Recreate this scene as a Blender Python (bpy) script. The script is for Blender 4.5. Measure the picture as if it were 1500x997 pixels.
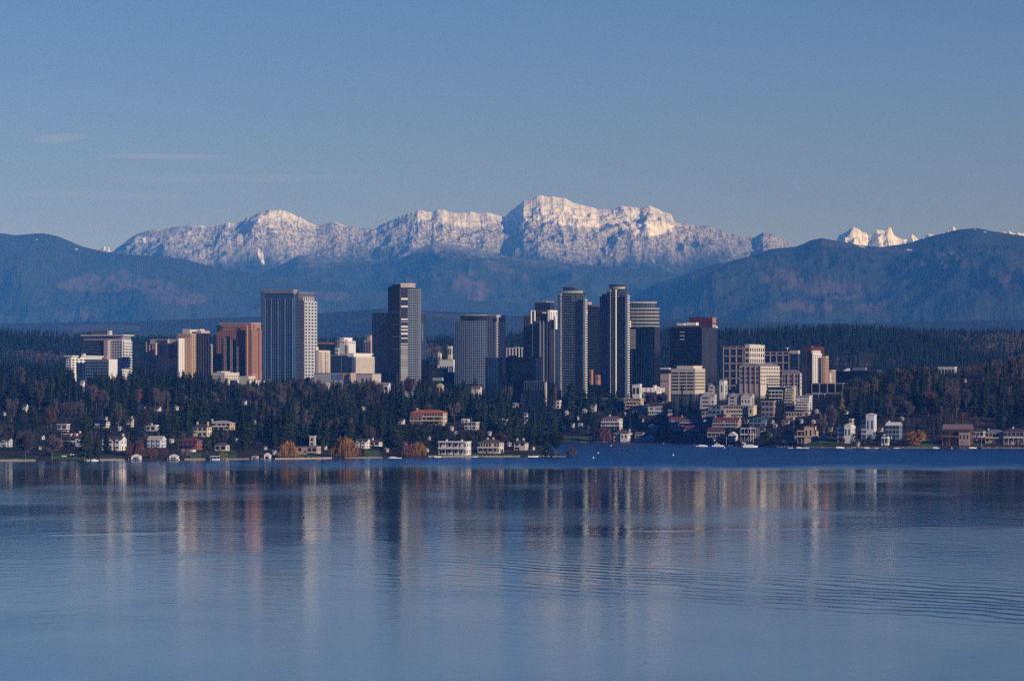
import bpy, math, random
import numpy as np
R = math.radians
rnd = random.Random(7)
for o in list(bpy.data.objects): bpy.data.objects.remove(o)
sc = bpy.context.scene
COL = sc.collection
# ------------------------------------------------------------------ camera, sky, sun, exposure
F, H, HY = 8000.0, 45.0, 583.0          # focal length in photo pixels, eye height, row of the horizon
cam = bpy.data.cameras.new('camera'); co = bpy.data.objects.new('camera', cam); COL.objects.link(co)
cam.sensor_width = 36; cam.lens = 36 * F / 1500; cam.shift_y = (HY - 498.5) / 1500
cam.clip_start = 1; cam.clip_end = 200000
co.location = (0, 0, H); co.rotation_euler = (R(90), 0, 0); sc.camera = co
SUN_A, SUN_E = 39.0, 17.0               # sun to the right of and behind the eye, low
w = bpy.data.worlds.new('World'); sc.world = w; w.use_nodes = True
nt = w.node_tree; N = nt.nodes; L = nt.links
bg = N['Background']; bg.inputs[1].default_value = 0.088
sky = N.new('ShaderNodeTexSky'); sky.sky_type = 'NISHITA'; sky.sun_disc = False
sky.sun_elevation = R(SUN_E); sky.sun_rotation = R(90 + SUN_A)
sky.air_density = 1.0; sky.dust_density = 0.35; sky.ozone_density = 3.0; sky.altitude = 50
tc = N.new('ShaderNodeTexCoord'); sep = N.new('ShaderNodeSeparateXYZ'); L.new(tc.outputs['Generated'], sep.inputs[0])
rp = N.new('ShaderNodeValToRGB'); rp.color_ramp.elements[0].position = 0.0; rp.color_ramp.elements[1].position = 0.5
E_ = rp.color_ramp.elements
E_[0].color = (0.72, 0.635, 1.17, 1); E_[1].color = (0.03, 0.16, 0.78, 1)
e = E_.new(0.035); e.color = (0.455, 0.505, 1.07, 1); e = E_.new(0.075); e.color = (0.315, 0.44, .97, 1)
e = E_.new(0.13); e.color = (0.08, 0.245, 0.85, 1)
L.new(sep.outputs[2], rp.inputs[0])
mul = N.new('ShaderNodeMix'); mul.data_type = 'RGBA'; mul.blend_type = 'MULTIPLY'; mul.inputs[0].default_value = 1
L.new(sky.outputs[0], mul.inputs[6]); L.new(rp.outputs[0], mul.inputs[7])
# two thin high cloud streaks low in the north-eastern sky
def mth(nt, op, a, b=None, c=None, clamp=False):
    n = nt.nodes.new('ShaderNodeMath'); n.operation = op; n.use_clamp = clamp
    for i, v in enumerate((a, b, c)):
        if v is None: continue
        if isinstance(v, (int, float)): n.inputs[i].default_value = v
        else: nt.links.new(v, n.inputs[i])
    return n.outputs[0]
az = mth(nt, 'DIVIDE', sep.outputs[0], sep.outputs[1]); el = mth(nt, 'DIVIDE', sep.outputs[2], sep.outputs[1])
ns = N.new('ShaderNodeTexNoise'); ns.inputs['Scale'].default_value = 1.0; ns.inputs['Detail'].default_value = 5
cb = N.new('ShaderNodeCombineXYZ'); L.new(mth(nt, 'MULTIPLY', az, 120), cb.inputs[0]); L.new(mth(nt, 'MULTIPLY', el, 1100), cb.inputs[1]); L.new(cb.outputs[0], ns.inputs['Vector'])
def streak(px, py, wx, wy, tilt, amp):
    dx = mth(nt, 'DIVIDE', mth(nt, 'SUBTRACT', az, (px - 750) / F), wx / F)
    dy = mth(nt, 'DIVIDE', mth(nt, 'SUBTRACT', el, mth(nt, 'ADD', (HY - py) / F, mth(nt, 'MULTIPLY', dx, tilt / F))), wy / F)
    d = mth(nt, 'ADD', mth(nt, 'MULTIPLY', dx, dx), mth(nt, 'MULTIPLY', dy, dy))
    d = mth(nt, 'SUBTRACT', 1.15, mth(nt, 'ADD', d, mth(nt, 'MULTIPLY', ns.outputs[0], 0.6)), clamp=True)
    return mth(nt, 'MULTIPLY', d, amp, clamp=True)
cl = mth(nt, 'ADD', streak(85, 203, 48, 9, 2, .26), streak(240, 229, 130, 5.5, -1.2, .24))
cl = mth(nt, 'ADD', cl, streak(330, 262, 260, 9, 3, .10)); cl = mth(nt, 'ADD', cl, streak(160, 286, 200, 9, -3, .10))
mc = N.new('ShaderNodeMix'); mc.data_type = 'RGBA'; L.new(cl, mc.inputs[0]); L.new(mul.outputs[2], mc.inputs[6]); mc.inputs[7].default_value = (5.6, 5.3, 6.4, 1)
L.new(mc.outputs[2], bg.inputs[0])
sd = bpy.data.lights.new('sun', 'SUN'); sd.energy = 3.9; sd.angle = R(.5); sd.color = (1.0, .88, .77)
so = bpy.data.objects.new('sun', sd); COL.objects.link(so); so.location = (300, -300, 300)
so.rotation_euler = (R(90 - SUN_E), 0, R(90 - SUN_A))
sc.view_settings.view_transform = 'Standard'; sc.view_settings.look = 'None'; sc.view_settings.gamma = 1
sc.view_settings.exposure = 0.0; sc.view_settings.use_curve_mapping = False
sc.render.engine = 'CYCLES'; sc.cycles.use_denoising = False; sc.cycles.sample_clamp_direct = 8; sc.cycles.pixel_filter_type = 'BLACKMAN_HARRIS'; sc.cycles.filter_width = 1.35; sc.cycles.max_bounces = 5; sc.cycles.volume_bounces = 0
sc.cycles.diffuse_bounces = 2; sc.cycles.glossy_bounces = 3; sc.cycles.sample_clamp_indirect = 4
# ------------------------------------------------------------------ helpers
def P(px, py, Y): return ((px - 750) * Y / F, Y, H + (HY - py) * Y / F)
_m = {}
def mat(name, c=(.5, .5, .5), rough=.8, spec=.3, amp=.12, scale=.4, metal=0.0):
    """procedural material: base colour broken up by noise of the given size"""
    if name in _m: return _m[name]
    m = bpy.data.materials.new(name); m.use_nodes = True; t = m.node_tree; b = t.nodes['Principled BSDF']
    b.inputs['Roughness'].default_value = rough; b.inputs['Specular IOR Level'].default_value = spec; b.inputs['Metallic'].default_value = metal
    no = t.nodes.new('ShaderNodeTexNoise'); no.inputs['Scale'].default_value = scale; no.inputs['Detail'].default_value = 4
    g = t.nodes.new('ShaderNodeNewGeometry'); t.links.new(g.outputs['Position'], no.inputs['Vector'])
    oi = t.nodes.new('ShaderNodeObjectInfo')
    v = mth(t, 'ADD', mth(t, 'MULTIPLY', no.outputs[0], 2 * amp), mth(t, 'MULTIPLY', oi.outputs['Random'], amp))
    v = mth(t, 'ADD', v, 1 - 1.5 * amp)
    mx = t.nodes.new('ShaderNodeMix'); mx.data_type = 'RGBA'; mx.blend_type = 'MULTIPLY'; mx.inputs[0].default_value = 1
    mx.inputs[6].default_value = (*c, 1); t.links.new(v, mx.inputs[7]); t.links.new(mx.outputs[2], b.inputs['Base Color'])
    _m[name] = m; return m
def props(o, label=None, cat=None, group=None, kind=None):
    if label: o['label'] = label
    if cat: o['category'] = cat
    if group: o['group'] = group
    if kind: o['kind'] = kind
    return o
def thing(name, label, cat, loc, rz=0, group=None):
    o = bpy.data.objects.new(name, None); COL.objects.link(o); o.location = loc; o.rotation_euler = (0, 0, rz)
    o.empty_display_size = 1
    return props(o, label, cat, group)
class MB:
    def __init__(s): s.v = []; s.f = []
    def box(s, x0, x1, y0, y1, z0, z1):
        return s.prism([(x0, y0), (x1, y0), (x1, y1), (x0, y1)], z0, z1)
    def prism(s, pts, z0, z1, top=None):
        n = len(pts); b = len(s.v); tp = top or pts
        s.v += [(x, y, z0) for x, y in pts] + [(x, y, z1) for x, y in tp]
        s.f += [tuple(b + i for i in reversed(range(n))), tuple(b + n + i for i in range(n))]
        s.f += [(b + i, b + (i + 1) % n, b + n + (i + 1) % n, b + n + i) for i in range(n)]
        return s
    def poly(s, vs, fs):
        b = len(s.v); s.v += list(vs); s.f += [tuple(b + i for i in f) for f in fs]; return s
    def tube(s, a, b, ra, rb, n=6):
        a = np.array(a, float); b = np.array(b, float); d = b - a; d /= np.linalg.norm(d) + 1e-9
        u = np.cross(d, (0, 0, 1) if abs(d[2]) < .9 else (1, 0, 0)); u /= np.linalg.norm(u); v = np.cross(d, u)
        k = len(s.v)
        for c, r in ((a, ra), (b, rb)):
            for i in range(n):
                t = 2 * math.pi * i / n; s.v.append(tuple(c + r * (math.cos(t) * u + math.sin(t) * v)))
        s.f += [(k + i, k + (i + 1) % n, k + n + (i + 1) % n, k + n + i) for i in range(n)]
        s.f += [tuple(k + i for i in reversed(range(n))), tuple(k + n + i for i in range(n))]
        return s
    def mesh(s, name, m):
        me = bpy.data.meshes.new(name); me.from_pydata(s.v, [], s.f); me.materials.append(m); return me
    def build(s, name, m, parent=None, smooth=False):
        me = s.mesh(name, m); o = bpy.data.objects.new(name, me); COL.objects.link(o); o.parent = parent
        if smooth: me.polygons.foreach_set('use_smooth', [True] * len(me.polygons))
        return o
def np_mesh(name, V, Fc, m, parent=None, smooth=False, link=True):
    """V (n,3), Fc (k,3|4) -> object, quickly"""
    me = bpy.data.meshes.new(name); V = np.asarray(V, np.float32); Fc = np.asarray(Fc, np.int32); k = Fc.shape[1]
    me.vertices.add(len(V)); me.vertices.foreach_set('co', V.ravel())
    me.loops.add(Fc.size); me.loops.foreach_set('vertex_index', Fc.ravel())
    me.polygons.add(len(Fc)); me.polygons.foreach_set('loop_start', np.arange(0, Fc.size, k, dtype=np.int32))
    me.polygons.foreach_set('loop_total', np.full(len(Fc), k, np.int32))
    if smooth: me.polygons.foreach_set('use_smooth', np.ones(len(Fc), bool))
    me.materials.append(m); me.update(calc_edges=True)
    if not link: return me
    o = bpy.data.objects.new(name, me); COL.objects.link(o); o.parent = parent; return o
def lat(ix, iy, seed):
    h = (ix.astype(np.int64) * 374761393 + iy.astype(np.int64) * 668265263 + seed * 1442695041) & 0xffffffff
    h = ((h ^ (h >> 13)) * 1274126177) & 0xffffffff
    return ((h ^ (h >> 16)) & 0xffff) / 65535.0
def vnoise(x, y, seed=0):
    ix = np.floor(x); iy = np.floor(y); fx = x - ix; fy = y - iy; fx = fx * fx * (3 - 2 * fx); fy = fy * fy * (3 - 2 * fy)
    ix = ix.astype(np.int64); iy = iy.astype(np.int64)
    a = lat(ix, iy, seed); b = lat(ix + 1, iy, seed); c = lat(ix, iy + 1, seed); d = lat(ix + 1, iy + 1, seed)
    return (a + (b - a) * fx) * (1 - fy) + (c + (d - c) * fx) * fy
def fbm(x, y, seed=0, o=5, ridged=False):
    s = 0; a = .5; t = 0
    for i in range(o):
        n = vnoise(x, y, seed + i * 17)
        if ridged: n = 1 - abs(2 * n - 1)
        s = s + a * n; t += a; a *= .5; x = x * 2.03 + 11.3; y = y * 2.03 + 4.7
    return s / t
# ------------------------------------------------------------------ terrain
SL = ([-900, 0, 100, 250, 400, 500, 560, 640, 760, 840], [3700, 3913, 3934, 3978, 4022, 4068, 4114, 4162, 4186, 4186])
SR = ([-900, 830, 980, 1000, 1050, 1100, 1200, 1300, 1500, 2400], [5600, 5560, 5538, 5373, 5143, 5070, 4932, 4920, 4898, 4700])
PRL = ([-40, -2, 0, 1.5, 8, 40, 100, 500, 1000, 2000, 3200, 4900, 6400, 60000], [-4, -.6, .1, .9, 1.3, 2.6, 6, 22, 41, 50, 62, 66, 60, 60])
PRR = ([-40, -2, 0, 1.5, 8, 40, 100, 200, 350, 500, 1100, 2000, 60000], [-4, -.6, .1, .9, 1.3, 4.5, 13, 25, 38, 44, 48, 54, 60])
RT = ([-900, 0, 100, 200, 460, 620, 750, 1060, 1150, 1250, 1350, 1430, 1500, 2400], [484, 483, 488, 494, 497, 495, 488, 483, 479, 476, 483, 485, 483, 486])
def terr(X, Y):
    X = np.asarray(X, float); Y = np.asarray(Y, float); px = 750 + F * X / Y
    xt = np.interp(Y, [4100, 4186, 4250, 4400, 4700, 5000, 5600], [45, 43, 37, 17, 12, 10, 12])
    dl = np.minimum(Y - np.interp(px, *SL), (xt - X) * np.interp(Y, [4250, 4600], [5, 12]))
    dr = Y - np.interp(px, *SR)
    hl = np.interp(dl, *PRL); hr = np.interp(dr, *PRR)
    h = np.maximum(hl, hr)
    bump = 24 * np.exp(-((Y - 5750) / 420) ** 2) * np.clip((px - 1200) / 140, 0, 1) + 14 * np.exp(-((Y - 5250) / 350) ** 2) * np.clip((110 - px) / 160, 0, 1)
    h = h + bump * np.clip(dr / 150 + (px < 500), 0, 1)
    top = H + (HY - np.interp(px, *RT)) * 9000 / F - 21
    s = np.clip((Y - 7300) / 1700, 0, 1); s = s * s * (3 - 2 * s); q = np.clip((Y - 9100) / 1600, 0, 1)
    h = h * (1 - s) + top * s; h = h * (1 - q) + 60 * q
    return h + np.where(h > 3, 1, 0) * (fbm(X / 90, Y / 90, 3, 3) - .5) * 3
def tz(X, Y): return float(terr(np.array([X]), np.array([Y]))[0])
_YS = np.concatenate([np.arange(3850, 7000, 2.5), np.arange(7000, 10000, 15)])
def hit(px, py):
    """distance at which the ground first shows at picture row py in column px"""
    z = terr((px - 750) * _YS / F, _YS); row = HY - F * (z - H) / _YS
    ok = np.where((z > 0.3) & (row <= py))[0]
    return float(_YS[ok[0]]) if len(ok) else 6200.0
gp = np.arange(-700, 2201, 6.0); gy = np.concatenate([np.arange(3560, 4400, 4), np.arange(4400, 5700, 9), np.arange(5700, 9500, 40), np.geomspace(9500, 90000, 40)])
GP, GY = np.meshgrid(gp, gy); GX = (GP - 750) * GY / F; GZ = terr(GX, GY)
n0, n1 = GP.shape; idx = np.arange(n0 * n1).reshape(n0, n1)
QF = np.stack([idx[:-1, :-1], idx[:-1, 1:], idx[1:, 1:], idx[1:, :-1]], -1).reshape(-1, 4)
gm = mat('forest_soil', (.045, .040, .028), .95, .1, .5, .05)
go = np_mesh('ground', np.stack([GX, GY, GZ], -1).reshape(-1, 3), QF, gm, smooth=True); go['kind'] = 'structure'
# ------------------------------------------------------------------ water
wm = bpy.data.materials.new('lake_water'); wm.use_nodes = True; t = wm.node_tree; b = t.nodes['Principled BSDF']
b.inputs['Base Color'].default_value = (.001, .042, .105, 1); b.inputs['IOR'].default_value = 1.33; b.inputs['Specular IOR Level'].default_value = .5
g = t.nodes.new('ShaderNodeNewGeometry'); sp = t.nodes.new('ShaderNodeSeparateXYZ'); t.links.new(g.outputs['Position'], sp.inputs[0])
def wnoise(sx, sy, det=3, seed=0, dist=0):
    c = t.nodes.new('ShaderNodeCombineXYZ'); t.links.new(mth(t, 'MULTIPLY', sp.outputs[0], sx), c.inputs[0]); t.links.new(mth(t, 'MULTIPLY', sp.outputs[1], sy), c.inputs[1])
    c.inputs[2].default_value = seed; n = t.nodes.new('ShaderNodeTexNoise'); n.inputs['Scale'].default_value = 1; n.inputs['Detail'].default_value = det
    n.inputs['Distortion'].default_value = dist; t.links.new(c.outputs[0], n.inputs['Vector']); return n.outputs[0]
def sstep(x, a, b_):
    n = t.nodes.new('ShaderNodeMapRange'); n.interpolation_type = 'SMOOTHSTEP'; n.inputs[1].default_value = a; n.inputs[2].default_value = b_
    t.links.new(x, n.inputs[0]); return n.outputs[0]
X_, Y_ = sp.outputs[0], sp.outputs[1]
# breeze: a ruffled belt under the shore, patches of ruffled and glassy water nearer the eye
big = wnoise(1 / 130, 1 / 420, 3, 1, .6); mid = wnoise(1 / 45, 1 / 160, 4, 5, .4)
Yn = mth(t, 'ADD', Y_, mth(t, 'MULTIPLY', mth(t, 'SUBTRACT', wnoise(1 / 60, 1 / 200, 3, 9), .5), 420))
belt = sstep(Yn, 3300, 3820)
belt = mth(t, 'MULTIPLY', belt, mth(t, 'ADD', .22, mth(t, 'MULTIPLY', .95, sstep(X_, -330, 260)), clamp=True))
patch = sstep(big, .46, .74)
rg = mth(t, 'ADD', .040, mth(t, 'MULTIPLY', belt, .29)); rg = mth(t, 'ADD', rg, mth(t, 'MULTIPLY', patch, .05))
rg = mth(t, 'ADD', rg, mth(t, 'MULTIPLY', mth(t, 'SUBTRACT', mid, .5), .05))
rg = mth(t, 'ADD', rg, mth(t, 'MULTIPLY', mth(t, 'SUBTRACT', 1, sstep(Yn, 1000, 2000)), .045)); t.links.new(rg, b.inputs['Roughness'])
# ripples, and the long crests of a passed boat's wake that spread from the left middle to the right
fine = wnoise(.55, .16, 3, 2, .3); med = wnoise(.10, .045, 3, 3, .5)
ang = mth(t, 'ADD', mth(t, 'MULTIPLY', Y_, 1.0), mth(t, 'MULTIPLY', X_, 1.9))
ang = mth(t, 'ADD', ang, mth(t, 'MULTIPLY', wnoise(1 / 50, 1 / 120, 4, 7), 110))
wv = mth(t, 'SINE', mth(t, 'MULTIPLY', ang, 2 * math.pi / 26))
env = mth(t, 'MULTIPLY', sstep(ang, 1290, 1370), mth(t, 'SUBTRACT', 1, sstep(ang, 1480, 1680)))
env = mth(t, 'MULTIPLY', env, sstep(X_, -60, 40)); env = mth(t, 'MULTIPLY', env, sstep(mid, .34, .55))
ln = mth(t, 'ADD', Y_, mth(t, 'MULTIPLY', X_, -.25)); ln = mth(t, 'ADD', ln, mth(t, 'MULTIPLY', wnoise(1 / 70, 1 / 400, 3, 4), 130))
line = mth(t, 'MULTIPLY', sstep(ln, 1890, 1915), mth(t, 'SUBTRACT', 1, sstep(ln, 1925, 1960)))
hgt = mth(t, 'ADD', mth(t, 'MULTIPLY', fine, .055), mth(t, 'MULTIPLY', med, .10)); hgt = mth(t, 'ADD', hgt, mth(t, 'MULTIPLY', wnoise(.22, .085, 4, 12, .8), .05))
hgt = mth(t, 'MULTIPLY', hgt, mth(t, 'ADD', .6, mth(t, 'MULTIPLY', patch, .7)))
hgt = mth(t, 'ADD', hgt, mth(t, 'MULTIPLY', mth(t, 'MULTIPLY', wv, env), .06)); hgt = mth(t, 'ADD', hgt, mth(t, 'MULTIPLY', mth(t, 'MULTIPLY', line, sstep(mid, .38, .6)), .08))
bp = t.nodes.new('ShaderNodeBump'); bp.inputs['Strength'].default_value = 1; bp.inputs['Distance'].default_value = 1.0
t.links.new(hgt, bp.inputs['Height']); t.links.new(bp.outputs[0], b.inputs['Normal'])
wo = MB().poly([(-1500, -150, 0), (1500, -150, 0), (1500, 6000, 0), (-1500, 6000, 0)], [(0, 1, 2, 3)]).build('water', wm); wo['kind'] = 'structure'
# ------------------------------------------------------------------ mountains and foothills
mm = bpy.data.materials.new('mountain_side'); mm.use_nodes = True; t = mm.node_tree; b = t.nodes['Principled BSDF']; b.inputs['Roughness'].default_value = .9; b.inputs['Specular IOR Level'].default_value = .1
def nz(scale, det=3, z=1):
    g = t.nodes.new('ShaderNodeNewGeometry'); mp = t.nodes.new('ShaderNodeMapping'); mp.inputs['Scale'].default_value = (1, .6, z)
    t.links.new(g.outputs['Position'], mp.inputs[0]); n = t.nodes.new('ShaderNodeTexNoise'); n.inputs['Scale'].default_value = scale; n.inputs['Detail'].default_value = det
    t.links.new(mp.outputs[0], n.inputs['Vector']); return n.outputs[0]
at = lambda nm: (lambda n: (setattr(n, 'attribute_name', nm), n.outputs['Fac'])[1])(t.nodes.new('ShaderNodeAttribute'))
def mixc(f, a, b_):
    m = t.nodes.new('ShaderNodeMix'); m.data_type = 'RGBA'
    t.links.new(f, m.inputs[0])
    for i, c in ((6, a), (7, b_)):
        if isinstance(c, tuple): m.inputs[i].default_value = (*c, 1)
        else: t.links.new(c, m.inputs[i])
    return m.outputs[2]
fo = mixc(nz(1 / 260.), (.010, .018, .014), (.045, .050, .036))
cc = mixc(nz(1 / 90.), (.072, .054, .052), (.115, .088, .085))
base = mixc(mth(t, 'MULTIPLY', at('clear'), mth(t, 'ADD', .25, nz(1 / 60.)), clamp=True), fo, cc)
sn = at('snow')
trees_ = sstep(nz(1 / 20., 4, .8), .34, .64)                     # snow seen between the trees
frost = mixc(trees_, (.13, .14, .19), mixc(sstep(sn, .05, .8), (.26, .26, .32), (.60, .58, .63)))
bare = mth(t, 'MULTIPLY', sstep(mth(t, 'ADD', sn, mth(t, 'MULTIPLY', mth(t, 'SUBTRACT', nz(1 / 120., 6), .5), .55)), .66, .92), mth(t, 'ADD', .60, mth(t, 'MULTIPLY', sstep(nz(1 / 40., 5), .36, .5), .45)))
frost2 = mixc(bare, frost, (.88, .87, .88))
sm = sstep(mth(t, 'ADD', sn, mth(t, 'MULTIPLY', mth(t, 'SUBTRACT', nz(1 / 60., 6), .5), .55)), .04, .42)
t.links.new(mixc(sm, base, frost2), b.inputs['Base Color'])
def ridge(name, Yc, pts, run, back, amp, wl, base, snow_lo, snow_hi, label_seed, clears=(), snows=(), p0=-850, p1=2350, crag=0, steep=1.25, rows=150, step=1.1):
    px = np.arange(p0, p1, step)
    v = np.concatenate([-np.linspace(1, 0, rows) ** 1.3, np.linspace(0, 1, 26)[1:]])
    PX, V = np.meshgrid(px, v); Y = Yc + np.where(V < 0, V * run, V * back); X = (PX - 750) * Y / F
    xs, ys = zip(*pts); cy = np.interp(PX, xs, ys); crest = H + (HY - cy) * Yc / F
    tp = np.clip(np.minimum(PX - p0, p1 - PX) / 420, 0, 1); crest = base + (crest - base) * tp * tp * (3 - 2 * tp)
    s = np.clip(1 - abs(V), 0, 1); shape = s ** steep
    cr = fbm(X / (wl * .22), Y * 0 + 5.3, label_seed, 5) - .5
    z = base + (crest - base) * shape
    am = amp * np.clip((crest - base) / 500, .1, 1.2)
    z = z + am * (fbm(X / wl + V * .4, Y / (wl * 1.1), label_seed + 3, 8, True) - .68) * np.clip((1 - s) * 5, 0, 1) * np.clip(s * 2.5, 0, 1)
    z = z + am * .10 * (fbm(X / 170, Y / 190, label_seed + 5, 5, True) - .6) * np.clip((1 - s) * 8, 0, 1)
    if crag: z = z + crag * (fbm(X / 140 + 3 * V, Y / 150, label_seed + 9, 6, True) - .6) * np.clip(s * 2 - .3, 0, 1) * np.clip((1 - s) * 14 + .15, 0, 1)
    cr = cr + .5 * (fbm(X / 70, Y * 0 + 2.3, label_seed + 40, 4) - .5)
    z = z + cr * (crag * .9 + am * .03) * np.clip((s - .9) / .1, 0, 1) * (V <= 0)
    lim = H + (crest - H) * Y / Yc + cr * (crag * .9 + am * .03)
    z = np.where(V <= 0, np.minimum(z, lim), z + cr * (crag * .9 + am * .03) * (V < .02))
    n0, n1 = PX.shape; idx = np.arange(n0 * n1).reshape(n0, n1)
    Q = np.stack([idx[:-1, :-1], idx[:-1, 1:], idx[1:, 1:], idx[1:, :-1]], -1).reshape(-1, 4)
    o = np_mesh(name, np.stack([X, Y, z], -1).reshape(-1, 3), Q, mm, smooth=True); o['kind'] = 'structure'
    row = HY - F * (z - H) / Y
    sw = np.clip((z - snow_lo) / (snow_hi - snow_lo), 0, 1) if snow_hi else z * 0
    sw = np.clip(sw + (fbm(X / 500, Y / 900, 77, 4) - .5) * .5 * (sw > 0), 0, 1)
    def blobs(L_, seed):
        m = z * 0
        for cx, cyy, rx, ry, tl in L_:
            d = np.sqrt(((PX - cx) / rx) ** 2 + ((row - cyy - tl * (PX - cx)) / ry) ** 2) + (fbm(PX / 22, row / 7, seed, 5) - .5) * 1.2
            m = np.maximum(m, np.clip((1.05 - d) * 7, 0, 1))
        return m
    cm = blobs(clears, 31) * (V <= 0)
    if snows: sw = np.maximum(sw, blobs(snows, 45) * (V <= 0))
    for nm, val in (('snow', sw), ('clear', cm)):
        a = o.data.attributes.new(nm, 'FLOAT', 'POINT'); a.data.foreach_set('value', val.ravel().astype(np.float32))
    return o
ridge('mountain', 56000, [(-350, 420), (120, 395), (138, 372), (146, 360), (152, 359), (160, 364), (170, 385), (600, 420), (1200, 410), (1222, 358), (1228, 348), (1236, 341), (1244, 333), (1250, 329), (1256, 332), (1264, 340), (1273, 348), (1278, 347), (1286, 341), (1294, 337), (1301, 332), (1306, 336), (1311, 345), (1322, 353), (1332, 347), (1338, 343), (1345, 348), (1352, 345), (1360, 334), (1368, 340), (1374, 346), (1380, 336), (1388, 334), (1396, 333), (1404, 345), (1440, 352), (1455, 348), (1470, 343), (1485, 344), (1500, 341), (1850, 360)],
      3600, 3600, 310, 840, 0, 1080, 1690, 5, crag=230, rows=110)
ridge('mountain', 45600, [(-350, 430), (60, 420), (130, 385), (160, 368), (170, 362), (185, 352), (200, 345), (225, 338), (268, 330), (300, 332), (340, 326), (357, 323), (365, 315), (378, 309), (395, 306), (412, 309), (428, 316), (440, 322), (462, 329), (492, 327), (520, 331), (550, 331), (575, 323), (600, 315), (612, 311), (632, 315), (648, 309), (672, 314), (690, 312), (703, 313), (714, 311), (726, 315), (738, 318), (747, 312), (756, 303), (767, 294), (788, 288), (812, 289), (826, 292), (850, 299), (878, 307), (908, 304), (925, 303), (938, 305), (952, 300), (963, 303), (984, 312), (988, 322), (1005, 326), (1042, 330), (1060, 338), (1082, 348), (1105, 351), (1118, 340), (1130, 341), (1150, 352), (1162, 359), (1185, 374), (1215, 388), (1400, 420), (1850, 440)],
      5100, 4800, 510, 1380, 0, 1040, 1640, 21, crag=66, steep=1.0, rows=250, step=.8,
      snows=[(383, 376, 5, 9, 1.6), (210, 352, 16, 5, 0), (850, 318, 60, 14, 0), (955, 335, 30, 12, 0), (780, 300, 30, 8, .2)])
ridge('mountain', 40800, [(-350, 440), (300, 420), (380, 402), (420, 384), (436, 374), (450, 373), (500, 379), (545, 388), (580, 377), (612, 363), (634, 357), (668, 358), (700, 364), (740, 374), (800, 382), (860, 388), (920, 392), (980, 398), (1040, 410), (1150, 430), (1850, 450)],
      6200, 4800, 500, 1560, 0, 1000, 1480, 35, rows=150, steep=1.1,
      clears=[(690, 420, 24, 18, .3), (640, 405, 50, 5, .05), (740, 395, 34, 5, .35), (600, 415, 20, 14, .2)], snows=[(600, 370, 18, 3, -.5), (700, 362, 24, 2, .25)])
ridge('hills', 36500, [(-350, 350), (0, 341), (22, 345), (48, 342), (66, 342), (84, 346), (104, 354), (122, 362), (150, 369), (200, 374), (250, 377), (290, 384), (330, 394), (380, 401), (440, 408), (520, 420), (600, 432), (700, 441), (800, 446), (930, 455), (1100, 470), (1850, 480)],
      7200, 4000, 500, 1800, 20, 0, 0, 51, rows=170,
      clears=[(125, 416, 38, 12, .05), (180, 410, 26, 14, 0), (235, 425, 34, 15, .15), (275, 436, 24, 12, .1), (110, 462, 30, 5, 0), (470, 432, 55, 7, .05), (390, 455, 12, 5, .3)], snows=[(54, 351, 1.6, .8, 0), (112, 365, 2, .7, 0)])
ridge('hills', 34000, [(-350, 500), (700, 482), (860, 462), (930, 432), (962, 415), (1000, 403), (1030, 392), (1060, 385), (1100, 375), (1128, 364), (1165, 361), (1188, 351), (1203, 348), (1230, 352), (1262, 359), (1290, 361), (1332, 356), (1370, 344), (1400, 338), (1430, 334), (1452, 338), (1500, 346), (1850, 372)],
      7200, 4000, 520, 1800, 20, 0, 0, 63, rows=170,
      clears=[(1165, 408, 52, 14, .02), (1215, 424, 46, 14, 0), (1180, 448, 40, 9, 0), (1230, 358, 36, 5, .08), (1310, 366, 40, 4, .02), (1380, 390, 55, 7, -.12), (1345, 384, 24, 6, .3), (1390, 372, 14, 5, 0), (1480, 405, 14, 7, -.3), (1270, 450, 30, 6, -.1)], snows=[(1332, 366, 4, .8, 0), (1357, 367, 4, .8, 0), (1262, 361, 5, .8, .2), (1428, 336, 1.6, .8, 0), (1443, 340, 2, .6, .1)])
ridge('hills', 22500, [(-350, 478), (0, 474), (200, 470), (420, 462), (560, 452), (700, 458), (840, 470), (980, 466), (1200, 474), (1500, 468), (1850, 470)], 5400, 4000, 190, 1400, 50, 0, 0, 71, rows=70,
      clears=[(560, 470, 60, 4, 0), (640, 462, 40, 3, .05), (150, 480, 60, 5, 0), (420, 476, 40, 4, 0)])
# ------------------------------------------------------------------ haze
hz = bpy.data.materials.new('haze_air'); hz.use_nodes = True; t = hz.node_tree; t.nodes.remove(t.nodes['Principled BSDF'])
pv = t.nodes.new('ShaderNodeVolumePrincipled'); pv.inputs['Color'].default_value = (.07, .32, 1, 1); pv.inputs['Absorption Color'].default_value = (1, 1, 1, 1)
pv.inputs['Density'].default_value = 2.45e-5; pv.inputs['Anisotropy'].default_value = -.6
t.links.new(pv.outputs[0], t.nodes['Material Output'].inputs['Volume'])
hb = MB().box(-14000, 14000, -400, 92000, -60, 2300).build('haze', hz); hb['kind'] = 'stuff'
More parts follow.
